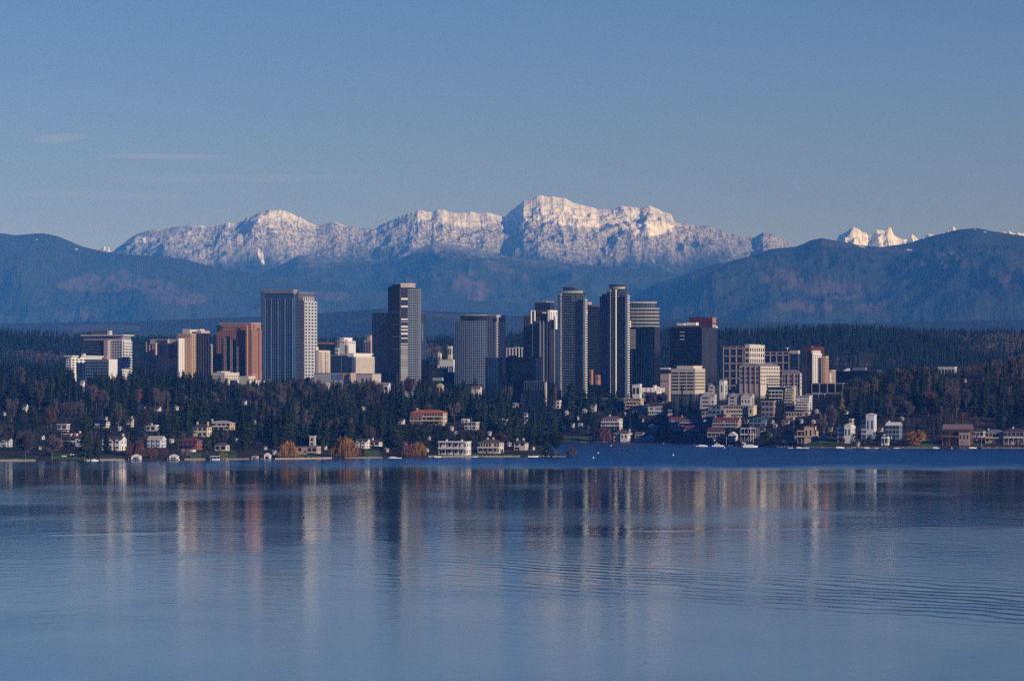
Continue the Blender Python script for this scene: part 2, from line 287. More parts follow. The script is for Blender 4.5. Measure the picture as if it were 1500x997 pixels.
# ------------------------------------------------------------------ city: helpers
TH = 22.0
def offset(plan, d):
    n = len(plan); out = []
    for i in range(n):
        a, b, c = plan[i - 1], plan[i], plan[(i + 1) % n]
        def nrm(p, q):
            l = math.hypot(q[0] - p[0], q[1] - p[1]) + 1e-9; return ((q[1] - p[1]) / l, -(q[0] - p[0]) / l)
        n1, n2 = nrm(a, b), nrm(b, c); k = 1 + n1[0] * n2[0] + n1[1] * n2[1]
        out.append((b[0] + d * (n1[0] + n2[0]) / max(k, .3), b[1] + d * (n1[1] + n2[1]) / max(k, .3)))
    return out
MAXPART = 100
WALLS = {}
class Bd:
    """one building; rows and columns are photo pixels, turned into metres at its distance"""
    def __init__(s, name, label, cat, px, Y, group=None):
        s.px = px; s.Y = Y; s.k = Y / F; x = (px - 750) * s.k; s.z0 = tz(x, Y); s.x0 = x
        s.root = thing(name, label, cat, (x, Y, s.z0), 0, group); s.n = {}; s.over = {}; s.cache = {}
    def Z(s, py): return H + (HY - py) * s.k - s.z0
    def rect(s, x0, xc, x1, dy=0, th=TH, D=None):
        c, q = math.cos(R(th)), math.sin(R(th)); C = ((xc - s.px) * s.k, dy)
        W = (xc - x0) * s.k / c; Dp = D if D else max((x1 - xc) * s.k / q, 3)
        FL = (C[0] - W * c, C[1] + W * q); BR = (C[0] + Dp * q, C[1] + Dp * c)
        return [FL, C, BR, (FL[0] + Dp * q, FL[1] + Dp * c)]
    def arc(s, x0, x1, bulge, depth, dy=0, n=9, skew=0):
        """plan with a curved front (bulge in px towards the viewer), straight back"""
        pts = []
        for i in range(n):
            u = i / (n - 1); x = x0 + (x1 - x0) * u
            pts.append(((x - s.px) * s.k, dy - bulge * s.k * (1 - (2 * u - 1) ** 2) - skew * s.k * u))
        return pts + [(pts[-1][0], dy + depth), (pts[0][0], dy + depth)]
    def round(s, cx, r, dy=0, n=20, ry=None):
        ry = ry or r
        return [((cx - s.px) * s.k + r * s.k * math.cos(2 * math.pi * i / n), dy + r * s.k + ry * s.k * math.sin(2 * math.pi * i / n)) for i in range(n)]
    def emit(s, name, mb, m):
        c = s.n.get(name, 0); s.n[name] = c + 1
        if c < MAXPART: return mb.build(name, m, s.root)
        o = s.over.setdefault((name, m.name), (MB(), m))[0]; o.poly(mb.v, mb.f)
    def done(s):
        for (name, _), (mb, m) in s.over.items(): mb.build(name, m, s.root)['kind'] = 'stuff'
        return s
    def block(s, name, plan, top, bot, m, roof=None):
        z1 = s.Z(top); z0 = s.Z(bot) if bot is not None else -3
        o = s.emit(name, MB().prism(plan, z0, z1), m)
        if roof:
            s.emit('roof', MB().prism(offset(plan, .25), z1 + .02, z1 + .9), roof)
        return o
    def floors(s, plan, top, bot, n, m, out=.5, hf=.3, name='floor_slab'):
        z1, z0 = s.Z(top), s.Z(bot); st = (z1 - z0) / n; pl = offset(plan, out)
        for i in range(n): s.emit(name, MB().prism(pl, z1 - i * st - st * hf, z1 - i * st), m)
    def pt(s, plan, e, f, out):
        a, b = plan[e], plan[(e + 1) % len(plan)]; l = math.hypot(b[0] - a[0], b[1] - a[1]); d = ((b[0] - a[0]) / l, (b[1] - a[1]) / l)
        return (a[0] + (b[0] - a[0]) * f + d[1] * out, a[1] + (b[1] - a[1]) * f - d[0] * out)
    def bar(s, name, plan, e, f0, f1, z0, z1, o0, o1, m):
        q = [s.pt(plan, e, f0, o1), s.pt(plan, e, f1, o1), s.pt(plan, e, f1, o0), s.pt(plan, e, f0, o0)]
        return s.emit(name, MB().prism(q, z0, z1), m)
    def fins(s, plan, e, n, top, bot, m, wf=.2, out=.6, name='mullion', f0=0, f1=1):
        for i in range(n + 1):
            f = f0 + (f1 - f0) * i / n; h = wf * (f1 - f0) / n / 2
            s.bar(name, plan, e, max(f - h, 0), min(f + h, 1), s.Z(bot), s.Z(top), -.1, out, m)
    def rows(s, plan, e, n, top, bot, m, hf=.5, out=.12, name='window_band', f0=.03, f1=.97, skip=()):
        z1, z0 = s.Z(top), s.Z(bot); st = (z1 - z0) / n; m0 = m
        for i in range(n):
            if i in skip: continue
            if name == 'window_band': m = rnd.choice([m0, m0, G_DARK, G_NAVY, G_BLUE])
            s.bar(name, plan, e, f0, f1, z1 - i * st - st * (.5 + hf / 2), z1 - i * st - st * (.5 - hf / 2), -.05, out, m)
    def wins(s, plan, e, cols, rows, top, bot, ms, wf=.5, hf=.5, out=.12, f0=0, f1=1, name='window', p=1.0):
        z1, z0 = s.Z(top), s.Z(bot); st = (z1 - z0) / rows; cw = (f1 - f0) / cols
        a, b = plan[e], plan[(e + 1) % len(plan)]; l = math.hypot(b[0] - a[0], b[1] - a[1]); rz = math.atan2(b[1] - a[1], b[0] - a[0])
        ww, hh = l * cw * wf, st * hf
        if not isinstance(ms, (list, tuple)): ms = [ms]
        for i in range(rows):
            for j in range(cols):
                if rnd.random() > p: continue
                m = rnd.choice(ms); c = s.n.get(name, 0); s.n[name] = c + 1
                f = f0 + cw * (j + .5); x, y = s.pt(plan, e, f, 0); z = z1 - st * (i + .5)
                if c < MAXPART:
                    key = (round(ww, 2), round(hh, 2), out, m.name)
                    if key not in s.cache: s.cache[key] = MB().box(-ww / 2, ww / 2, -out, .05, -hh / 2, hh / 2).mesh(name, m)
                    o = bpy.data.objects.new(name, s.cache[key]); COL.objects.link(o); o.parent = s.root; o.location = (x, y, z); o.rotation_euler.z = rz
                else:
                    q = [s.pt(plan, e, f - cw * wf / 2, out), s.pt(plan, e, f + cw * wf / 2, out), s.pt(plan, e, f + cw * wf / 2, -.05), s.pt(plan, e, f - cw * wf / 2, -.05)]
                    s.over.setdefault((name, m.name), (MB(), m))[0].prism(q, z - hh / 2, z + hh / 2)
    def balcs(s, plan, e, n, top, bot, m, f0, f1, depth=1.6, hf=.32, name='balcony', skip=()):
        z1, z0 = s.Z(top), s.Z(bot); st = (z1 - z0) / n
        for i in range(n):
            if i in skip: continue
            zb = z0 + i * st; q = lambda f, o_: s.pt(plan, e, f, o_)
            mb = MB().prism([q(f0, depth), q(f1, depth), q(f1, -.1), q(f0, -.1)], zb, zb + .3)
            mb.prism([q(f0, depth), q(f1, depth), q(f1, depth - .15), q(f0, depth - .15)], zb + .3, zb + st * hf + .3)
            s.emit(name, mb, m)
# materials of the city
def glass(name, c, rough=.12, spec=.5, amp=.25): return mat(name, c, rough, spec, amp, .12)
G_NAVY = glass('navy_glass', (.012, .03, .065)); G_DARK = glass('dark_glass', (.012, .018, .03)); G_BLK = glass('black_glass', (.006, .008, .014), .1)
G_BLUE = glass('blue_glass', (.03, .085, .19)); G_GREEN = glass('greenish_glass', (.022, .055, .062)); G_PALE = glass('pale_glass', (.16, .22, .27))
WIN = [G_NAVY, G_DARK, glass('window_glass', (.03, .045, .06))]
C_WHITE = mat('white_concrete', (.70, .69, .68)); C_CREAM = mat('cream_concrete', (.58, .52, .42)); C_PALE = mat('pale_concrete', (.50, .47, .45))
C_GREY = mat('grey_concrete', (.24, .24, .26)); C_DGREY = mat('dark_grey_panel', (.09, .10, .12)); C_BEIGE = mat('beige_stone', (.46, .37, .31))
C_BRICK = mat('orange_brown_brick', (.36, .19, .14)); C_PINK = mat('pinkish_stone', (.42, .33, .32)); C_MAROON = mat('maroon_panel', (.10, .025, .035))
C_TAN = mat('tan_stone', (.45, .30, .20)); C_STEEL = mat('steel_grey', (.15, .18, .24), .5, .5); C_WARM = mat('warm_white', (.62, .56, .49)); C_BGREY = mat('blue_grey_panel', (.075, .13, .23), .4, .5); C_COOLW = mat('cool_white_concrete', (.50, .52, .56)); C_COOL = mat('cool_grey_panel', (.17, .23, .33), .5, .5); C_LIME = mat('lime_panel', (.42, .44, .30))
ROOFG = mat('grey_roof', (.28, .28, .30)); ROOFD = mat('dark_roof', (.07, .06, .065), .9, .2, .3, .8); ROOFR = mat('red_roof', (.17, .05, .06), .9, .2, .3, .8)
ROOFO = mat('orange_tile_roof', (.44, .13, .06), .8, .2, .3, 1.2); ROOFB = mat('brown_roof', (.15, .10, .09), .9, .2, .3, .8); LAMPW = C_WHITE
def prism_seg(b, name, plan, e, f0, f1, top, bot, m, out, o0=-.1): b.bar(name, plan, e, f0, f1, b.Z(bot), b.Z(top), o0, out, m)
# ------------------------------------------------------------------ city: the buildings, left to right
# pale apartment tower with the thin overhanging roof
b = Bd('apartment_tower', 'pale apartment tower with overhanging thin white roof, leftmost tower of the skyline', 'tower', 180, 5900)
p = b.rect(121, 179, 190); b.block('body', p, 492, None, C_GREY)
b.floors(b.rect(120.5, 158, 163), 498, 560, 15, C_DGREY, .4, .45)
b.wins(p, 0, 10, 13, 499, 548, WIN, .6, .6, f0=.0, f1=.62)
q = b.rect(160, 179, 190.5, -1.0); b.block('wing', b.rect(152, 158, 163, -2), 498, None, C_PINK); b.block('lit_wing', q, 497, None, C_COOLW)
b.wins(q, 0, 5, 14, 499, 553, WIN, .62, .6); b.wins(q, 1, 3, 14, 499, 553, WIN, .45, .4); b.balcs(q, 1, 14, 498, 556, C_WHITE, .05, .95, 1.8)
b.emit('roof', MB().prism(offset(p, 2.6), b.Z(491.6), b.Z(490.2)), C_WHITE)
b.block('penthouse', b.rect(134, 155, 163, 8), 484, 490.3, C_DGREY); b.block('penthouse', b.rect(156, 160, 163, 6), 484, 490.3, C_PALE); b.done()
b = Bd('apartment_block', 'low apartment block with a broad white slab roof in front of the leftmost tower', 'building', 142, 5700)
p = b.rect(96, 104, 142, 4); b.block('body', p, 522.5, None, C_WHITE); b.wins(p, 0, 2, 6, 525, 548, WIN, .5, .5); b.wins(p, 1, 8, 6, 525, 548, WIN, .6, .5)
b.emit('roof', MB().prism(offset(p, 1.8), b.Z(522.4), b.Z(520.5)), C_WHITE); b.block('roof_box', b.rect(118, 121, 124, 12), 517.5, 521, C_PALE)
q = b.rect(124, 159, 170, -3); b.block('wing', q, 527, None, C_COOL, ROOFG); b.wins(q, 0, 9, 6, 529, 556, WIN, .75, .6); b.wins(q, 1, 2, 6, 529, 556, WIN, .5, .5)
b.block('wing', b.rect(159, 160, 170.5, -3.4), 526, None, C_WHITE); b.block('roof_box', b.rect(151, 156, 160, 5), 520, 527, C_PINK); b.done()
# hotel with lettering on its parapet
b = Bd('hotel', 'broad hotel block of pink stone piers with dark lettering on its parapet', 'hotel', 260, 5812)
p = b.rect(213, 259, 263); b.block('body', p, 501, None, G_NAVY)
b.fins(p, 0, 9, 501, 556, C_PINK, .22, .8, 'pier'); b.floors(p, 501, 555, 13, C_PINK, .35, .3)
b.block('parapet', b.rect(219, 259, 263, -1.5), 496.5, 504, C_BEIGE)
b.block('pier', b.rect(227, 228.6, 229, -2.2), 502, 520, C_BEIGE); b.block('pier', b.rect(245, 246.6, 247, -2.2), 496.5, 525, C_BEIGE)
fo_ = bpy.data.curves.new('lettering', 'FONT'); fo_.body = 'HYATT'; fo_.size = 3.2; fo_.extrude = .12; fo_.align_x = 'CENTER'
tx = bpy.data.objects.new('lettering', fo_); COL.objects.link(tx); dg = bpy.context.evaluated_depsgraph_get(); me = bpy.data.meshes.new_from_object(tx.evaluated_get(dg)); bpy.data.objects.remove(tx)
me.materials.clear(); me.materials.append(G_BLK); lt = bpy.data.objects.new('lettering', me); COL.objects.link(lt); lt.parent = b.root
lt.location = (b.rect(219, 236, 263, -2.0)[1][0] , b.rect(219, 236, 263, -2.0)[1][1] + (259 - 236) * b.k * math.tan(R(TH)) - .2, b.Z(500.3)); lt.rotation_euler = (R(90), 0, R(-TH)); b.done()
b = Bd('hotel_tower', 'tan hotel tower with pale slab wing, dark glass side and small crown', 'tower', 282, 5800)
q = b.rect(261, 262.5, 277, -6); b.block('slab_wing', q, 495.5, None, C_WHITE); b.wins(q, 1, 2, 15, 498, 550, WIN, .16, .42, f0=.2, f1=.75)
p = b.rect(259, 279, 286, 4); b.block('body', p, 488, None, C_TAN); b.wins(p, 1, 3, 18, 490, 555, WIN, .42, .5); b.wins(p, 0, 6, 1, 491, 494, WIN, .3, .5)
r = b.rect(285, 304.5, 307, 14); b.block('glass_wing', r, 489, None, G_DARK, ROOFD); b.fins(r, 0, 5, 489, 560, C_DGREY, .14, .4)
b.block('crown', b.rect(286, 293, 304, 22), 484, 490, C_BEIGE); b.block('crown', b.rect(288, 291, 297, 24), 481.5, 484.2, C_WARM)
b.block('crown', b.rect(265, 276, 290, 26), 482, 489, C_WARM); b.fins(b.rect(265, 276, 290, 26), 0, 6, 480.8, 482, C_WARM, .5, .2); b.done()
b = Bd('office_tower', 'slender pinkish tower with one column of windows, beside the tan hotel tower', 'tower', 308, 6250)
p = b.rect(300, 306, 311); b.block('body', p, 493, None, C_PINK); b.wins(p, 1, 2, 15, 496, 556, WIN, .4, .5); b.wins(p, 0, 3, 15, 496, 556, WIN, .5, .5); b.done()
# orange-brown brick tower
b = Bd('brick_tower', 'broad orange brown office tower with stepped dark vertical slots', 'tower', 368, 5840)
p = b.rect(316.5, 369, 382); b.block('body', p, 483, None, C_BRICK); pt = b.rect(321, 368, 380.5, 3); b.block('upper_storeys', pt, 473.5, 484, C_BRICK, C_PINK)
b.block('shoulder', b.rect(316.5, 321, 326, 9), 476.5, 484, G_DARK)
b.wins(p, 0, 20, 5, 483, 498, WIN, .42, .48, f0=.01, f1=.99)
b.wins(p, 0, 4, 8, 498, 522, WIN, .42, .48, f0=.01, f1=.2); b.wins(p, 0, 8, 16, 498, 546, WIN, .42, .48, f0=.62, f1=.99); b.wins(p, 0, 4, 3, 498, 505, WIN, .42, .48, f0=.42, f1=.62)
b.wins(pt, 0, 22, 1, 478, 481, WIN, .4, .55); b.wins(p, 1, 7, 21, 483, 546, WIN, .42, .48)
for f0, f1, t_ in ((.30, .37, 492.5), (.485, .555, 497), (.70, .77, 506)): b.bar('recess', p, 0, f0 - .04, f1, b.Z(560), b.Z(t_), -.05, .35, G_BLK)
for f0, t_ in ((.20, 494), (.38, 497.5), (.57, 507)): b.rows(p, 0, int((546 - t_) / 3.2), t_, 546, C_PINK, .55, .9, 'spandrel', f0, f0 + .075)
for xa, xb, t_ in ((360, 363.5, 476), (371, 374, 474.5), (377, 381, 480)): b.block('buttress', b.rect(xa, xb - 1.6, xb, -2.5 + (xb - 363) * .9), t_, None, C_BRICK)
b.block('annex', b.rect(312, 326, 328, -9), 518, None, G_BLK); b.block('annex', b.rect(312, 315.5, 317, 4), 490, None, G_DARK); b.done()
b = Bd('office_building', 'low cream building at the foot of the brick tower', 'building', 345, 5700)
p = b.rect(310, 329, 348); b.block('body', p, 546.5, None, C_WARM, C_PALE); b.wins(p, 1, 8, 2, 549, 556, WIN, .45, .45); b.wins(p, 0, 6, 2, 549, 556, WIN, .5, .4); b.block('penthouse', b.rect(317, 324, 335, 7), 543.5, 546.6, C_WARM); b.done()
b = Bd('store_building', 'small cream shops with pale roof left of the tall twin-faced tower', 'building', 372, 5700)
p = b.rect(350, 364, 373); b.block('body', p, 552, None, C_WARM, C_WHITE); b.wins(p, 1, 4, 1, 554, 558, WIN, .5, .5); b.block('wing', b.rect(371, 374, 386, 5), 557, None, C_WHITE); b.done()
# the tall double tower
b = Bd('office_tower', 'tall twin-slab tower, blue glass grid on the left and white window grid on the right', 'tower', 435, 6120)
p = b.rect(381.5, 430, 436); b.block('body', p, 430, None, G_BLUE); b.bar('frame', p, 0, .0, .1, b.Z(590), b.Z(426), -.1, 1.2, C_BGREY)
b.block('crown', b.rect(381.5, 429.5, 435, -1), 424.2, 429.5, C_GREY); b.block('crown', b.rect(388, 429, 434, 1), 429, 437, G_NAVY)
z1, z0 = b.Z(438), b.Z(560); n = 27
for i in range(n): b.bar('spandrel', p, 0, .1, 1, z1 - (i + .38) * (z1 - z0) / n, z1 - i * (z1 - z0) / n, -.1, .5, C_BGREY)
for f in (.13, .32, .53, .74, .97): b.bar('pier', p, 0, f - .012, f + .012, b.Z(560), b.Z(437), -.1, .9, C_COOL)
for f in (.2, .26, .39, .45, .6, .67, .81, .88): b.bar('mullion', p, 0, f - .005, f + .005, b.Z(560), b.Z(437), -.1, .7, C_BGREY)
q = b.rect(433, 446, 463, 2); b.block('right_tower', q, 441, None, C_COOLW); b.rows(q, 0, 25, 442, 562, G_NAVY, .55, .15, 'window_band', .0, 1); b.bar('dark_panel', q, 0, 0, .92, b.Z(590), b.Z(440), -.06, .08, C_DGREY)
b.wins(q, 1, 4, 24, 442, 556, WIN, .52, .5); b.rows(q, 0, 25, 442, 562, C_STEEL, .4, .3, 'spandrel', .0, .93)
b.block('right_tower_crown', b.rect(430, 437, 457.5, 6), 429, 441.2, C_DGREY, C_GREY); b.fins(b.rect(437, 444, 458, 5), 1, 5, 434, 441, C_WHITE, .3, .5, 'crown_pier'); b.block('lift_tower', b.rect(429.5, 430.5, 435, 1.5), 423.8, 440, C_PALE); b.done()
b = Bd('apartment_building', 'cream rounded balcony block to the right of the tall twin-slab tower', 'building', 476, 5850)
p = b.rect(462.5, 467, 482.5); b.block('body', p, 512.8, None, C_WARM); b.block('lift_tower', b.rect(461.5, 463, 466, 5), 508, None, C_WARM); b.wins(p, 1, 6, 10, 515, 548, WIN, .42, .5); b.balcs(p, 1, 10, 514, 548, C_WARM, .1, .35); b.balcs(p, 1, 10, 514, 548, C_WARM, .5, .85); b.done()
b = Bd('office_block', 'dark blue low office block with pale roof edge behind the cream office', 'building', 518, 6300)
p = b.rect(483, 516, 523); b.block('body', p, 521, None, G_NAVY, ROOFG); b.fins(p, 0, 2, 521, 560, C_STEEL, .05, .4); b.block('penthouse', b.rect(497, 508, 522, 10), 518, 521.2, C_PINK); b.done()
b = Bd('office_building', 'cream office building with fine window grid above the mural wall', 'building', 545, 5980)
p = b.rect(519, 521.5, 549); b.block('body', p, 522, None, C_WARM); b.block('penthouse', b.rect(509, 518, 545, 3), 517, 522.2, C_WHITE); b.wins(p, 1, 20, 8, 524, 548, [C_PINK, C_GREY], .5, .5); b.wins(p, 0, 2, 8, 524, 548, WIN, .5, .5); b.done()
b = Bd('shopping_arcade', 'long grey low building with three coloured mural panels', 'building', 520, 5800)
p = b.rect(459, 513, 520); b.block('body', p, 547, None, C_PALE, ROOFG)
for f, c in ((.50, (.10, .22, .42)), (.64, (.16, .22, .50)), (.79, (.45, .32, .10))): b.bar('mural_panel', p, 0, f, f + .13, b.Z(556), b.Z(547.8), -.05, .3, mat('mural%d' % int(f * 100), c, .7, .3, .5, .5))
b.block('wing', b.rect(520, 545, 557, 14), 548, None, C_PALE, ROOFG); b.block('wing', b.rect(512, 514, 521, -3), 546.5, None, C_PINK); b.done()
b = Bd('hillside_building', 'white terraced building on the far wooded rise right of the tall twin tower', 'building', 508, 7600)
p = b.rect(497, 505, 520); b.block('body', p, 499, None, C_WHITE); b.block('upper_storey', b.rect(497, 503, 515, 10), 494, 499.4, C_WHITE); b.wins(p, 1, 5, 1, 500, 503, WIN, .5, .5); b.wins(p, 0, 3, 2, 494, 503, [G_PALE], .5, .5); b.done()
b = Bd('office_tower', 'slim grey tower with a tall spire box, seen above the dark low office', 'tower', 507, 7200)
p = b.rect(505, 508, 510.5); b.block('body', p, 505, None, C_GREY); b.block('upper_body', b.rect(505.5, 507.5, 509, 3), 497, 505.2, C_PALE); b.rows(p, 0, 4, 507, 520, G_NAVY, .5); b.done()
b = Bd('office_tower', 'small glass lift-like tower with white bands near the far rise', 'tower', 493, 6900)
p = b.rect(490.5, 495.5, 497); b.block('body', p, 509, None, C_PALE); b.block('roof_box', b.rect(491, 494, 496, 2), 497, 509.2, C_DGREY); b.rows(p, 0, 4, 510, 520, C_WHITE, .5); b.done()
b = Bd('crane_boom', 'long rusty red horizontal crane boom above the dark low office', 'crane', 476, 7000)
mb = MB()
for z in (503.6, 501.4): mb.box(-12, 12, -.3, .3, b.Z(z) - .25, b.Z(z) + .25)
mb.box(-12, 12, -.1, .1, b.Z(503.6), b.Z(501.4)); b.emit('jib', mb, mat('rust_red', (.22, .07, .05))); b.emit('mast', MB().box(-10.5, -9.5, -.5, .5, 0, b.Z(496)), mat('rust_red')); b.emit('counterweight', MB().box(-12, -10.8, -.8, .8, b.Z(506), b.Z(503.7)), C_GREY); b.done()
b = Bd('columned_building', 'pinkish stone tower with tall dark window slots left of the dark glass tower', 'building', 542, 6700)
p = b.rect(532.5, 543, 546); b.block('body', p, 498, None, C_PINK); b.wins(p, 0, 4, 1, 500.5, 521, WIN, .45, .95); b.block('roof_box', b.rect(537, 542, 546, 4), 491.5, 498.2, C_PINK); b.emit('roof', MB().prism(offset(b.rect(537, 542, 546, 4), .8), b.Z(491.4), b.Z(490.6)), C_PALE); b.done()
# dark glass tower behind the tallest
b = Bd('glass_tower', 'dark navy glass tower standing behind the tallest banded tower', 'tower', 600, 6500)
p = b.rect(544.5, 611, 624); b.block('body', p, 458, None, G_NAVY, C_DGREY); b.rows(p, 0, 1, 463, 468, G_PALE, .3, .1); b.fins(p, 0, 12, 458, 580, G_DARK, .08, .4); b.fins(p, 1, 6, 458, 560, G_BLUE, .2, .3); b.rows(p, 1, 1, 473, 498, G_PALE, .95, .1, 'window_band', .5, .62)
b.rows(p, 0, 28, 466, 580, G_DARK, .14, .25, 'spandrel', 0, 1); b.block('annex', b.rect(557, 570, 571, -20), 475, None, G_BLK); b.done()
# tallest banded tower
b = Bd('apartment_tower', 'tallest tower with white floor bands, navy glass left side and rounded balcony corner', 'tower', 587, 5850)
p = b.rect(574, 586.5, 603); b.block('body', p, 421, None, G_NAVY); b.block('glass_wing', b.rect(568, 575, 590, 6), 420, None, G_DARK); b.block('glass_slab', b.rect(574, 586.5, 592, -.6), 416.2, None, G_BLK)
b.rows(b.rect(568, 575, 590, 6), 0, 36, 424, 580, C_STEEL, .18, .5, 'floor_slab', 0, 1); b.rows(p, 0, 4, 448, 520, C_STEEL, .04, .9, 'floor_slab', 0, 1)
c = [(p[1][0] + .3, p[1][1])] + [((x - b.px) * b.k, y) for x, y in ((600, 3), (606, 6), (611, 12), (614, 20), (615, 30))] + [(14, 42), (p[1][0] + .3, 42)]
b.block('round_wing', c, 422, None, G_GREEN); b.block('cornice', [(p[1][0] + .3, p[1][1] - 1)] + [((x - b.px) * b.k, y) for x, y in ((600, 2), (607, 6), (608, 30), (587, 30))], 416, 421, C_PINK, C_PALE)
b.floors(c, 424, 588, 46, C_COOL, .9, .3, 'balcony_ring')
for e in range(1, 6): b.fins(c, e, 2, 422, 590, C_GREY, .12, .95, 'mullion')
zz = [(436.4, 439), (447.5, 450), (466.5, 468.5), (471, 471.5), (477, 479.5), (482, 484), (487, 490), (494.5, 496), (503, 504)]
for a_, c_ in zz: b.bar('white_band', c, 0, 0, .75, b.Z(c_), b.Z(a_), 0, 1.6, C_WHITE)
b.bar('glass_front', c, 0, .02, .74, b.Z(503), b.Z(421.3), 0, 1.2, G_DARK)
for z in range(507, 586, 3): b.bar('white_band', c, 0, 0, .75, b.Z(z + 1.4), b.Z(z), 0, 1.3, C_PALE)
b.block('roof_box', b.rect(571, 573, 578, 10), 418.5, 421, C_DGREY); b.done()
b = Bd('office_block', 'dark stepped glass block with white lines and pale green roof right of the tallest tower', 'building', 640, 5980)
for x0, xc, x1, t_, y in ((616, 624, 627, 527, 8), (623, 637, 640, 534, 2), (632, 650, 655, 540, -4)): 
    p = b.rect(x0, xc, x1, y); b.block('storey_block', p, t_, None, G_BLK, C_STEEL); b.rows(p, 0, 3, t_ + 1, t_ + 14, C_STEEL, .12, .3, 'floor_slab', .1, 1)
b.block('green_roof', b.rect(634, 648, 651, -18), 553, 557.5, mat('pale_green_roof', (.32, .48, .42))); b.block('annex', b.rect(654, 664, 667, 10), 546, None, G_BLK, C_DGREY); b.done()
# rounded-front grid tower
b = Bd('office_tower', 'curved front office tower with fine pale window grid and striped right slab', 'tower', 713, 5950)
p = b.arc(666.5, 712.5, 4, 40, 6, 9, 9); b.block('body', p, 470, None, G_NAVY)
b.block('crown', b.arc(674, 712, 4, 34, 11, 7, 9), 462, 470.4, G_DARK, C_PALE); b.floors(p, 470, 590, 32, C_STEEL, .5, .34)
for e in range(8): b.fins(p, e, 2, 470, 590, C_COOL, .26, .9, 'pier')
q = b.rect(706, 727, 728, 4); b.block('glass_wing', q, 462, None, G_BLUE, C_PALE); b.fins(q, 0, 8, 462, 545, C_STEEL, .2, .4); b.rows(q, 0, 24, 463, 560, C_STEEL, .2, .3, 'spandrel', 0, 1)
s_ = b.rect(726, 728, 740.5, 3); b.block('right_slab', s_, 461, None, C_PALE); b.rows(s_, 1, 22, 471, 558, G_NAVY, .48, .2, 'window_band', .02, 1); b.block('slab_crown', b.rect(726.5, 728.4, 740, 2), 465, 470, C_GREY)
b.block('lower_wing', b.rect(713, 727, 730, -7), 524, None, G_NAVY, C_DGREY); b.fins(b.rect(713, 727, 730, -7), 0, 6, 524, 560, G_BLUE, .3, .2)
b.emit('antenna', MB().tube((16, 12, b.Z(461)), (16, 12, b.Z(458)), .15, .1), C_WHITE); b.done()
b = Bd('apartment_building', 'white columned block peeking above the dark striped office block', 'building', 755, 6700)
p = b.rect(742, 765, 767); b.block('body', p, 510, None, G_NAVY, C_WARM); b.fins(p, 0, 5, 510, 530, C_WHITE, .35, .8, 'pier'); b.block('roof_box', b.rect(753, 759, 761, 5), 507.5, 510.4, C_GREY); b.done()
b = Bd('office_block', 'dark striped office block with a white window strip coloured as sunlit on its right end', 'building', 786, 5950)
p = b.rect(741.5, 785.5, 793); b.block('body', p, 524, None, G_BLK, C_DGREY); b.rows(p, 0, 11, 525, 555, C_DGREY, .35, .3, 'spandrel', 0, 1); b.block('roof_box', b.rect(744, 756, 758, 9), 520.5, 524.3, C_DGREY); b.block('roof_box', b.rect(776, 779.5, 781, 5), 520.5, 524.3, C_WHITE)
e_ = b.rect(785, 787, 793, -.6); b.block('painted_lit_end', e_, 525, None, C_WHITE); b.wins(e_, 1, 2, 10, 527, 554, WIN, .45, .4); b.done()  # white wall colour stands for the sun on the right end
b = Bd('civic_building', 'low dark building with blue roof edge and brick pier at its right end', 'building', 795, 5880)
p = b.rect(768, 798, 801); b.block('body', p, 559, None, G_NAVY, C_STEEL); b.fins(p, 0, 8, 560, 572, C_DGREY, .3, .5, 'pier'); b.block('brick_pier', b.rect(797, 799, 801.5, -1), 560, None, C_PINK); b.done()
# stepped dark tower with white corner frames
b = Bd('apartment_tower', 'stepped dark tower with white framed corners left of the curved balcony tower', 'tower', 806, 6090)
for i, (x0, xc, x1, t_, y) in enumerate(((767, 790, 820, 463, 6), (775, 806, 817, 455, 2), (783.5, 806, 813, 443.5, 8))):
    p = b.rect(x0, xc, x1, y); b.block('body' if i == 1 else 'setback_block', p, t_, None if i < 2 else 456, G_DARK, C_DGREY)
    if i < 2: b.fins(p, 0, 7, t_, 560, C_DGREY, .25, .7, 'pier'); b.rows(p, 0, 30, t_ + 1, 560, C_DGREY, .2, .4, 'floor_slab', 0, 1)
b.block('crown', b.rect(794, 800, 812, 12), 441.8, 452, C_PALE, C_GREY); b.wins(b.rect(794, 800, 812, 12), 1, 3, 2, 443, 451, WIN, .6, .7)
for x0, xc, x1, t_, bo in ((777, 778, 779, 455, 474), (782, 783, 784, 455, 470), (802, 803, 804.2, 454, 470), (794, 799, 800, 457, 459), (777, 783, 784, 454.3, 456)): b.block('white_frame', b.rect(x0, xc, x1, -1.5), t_, bo, C_WHITE)
q = b.rect(803, 805.5, 817, -2); b.block('white_corner', q, 454, 468, C_WHITE); b.wins(q, 1, 3, 3, 457, 468, WIN, .3, .7); b.block('white_corner', b.rect(812, 814, 819, 7), 462, 482, C_WHITE)
for x in (790, 795, 805, 811): b.block('pier', b.rect(x, x + .7, x + 1.2, -2.2 + .35 * (x - 790)), 470, None, C_STEEL)
b.done()
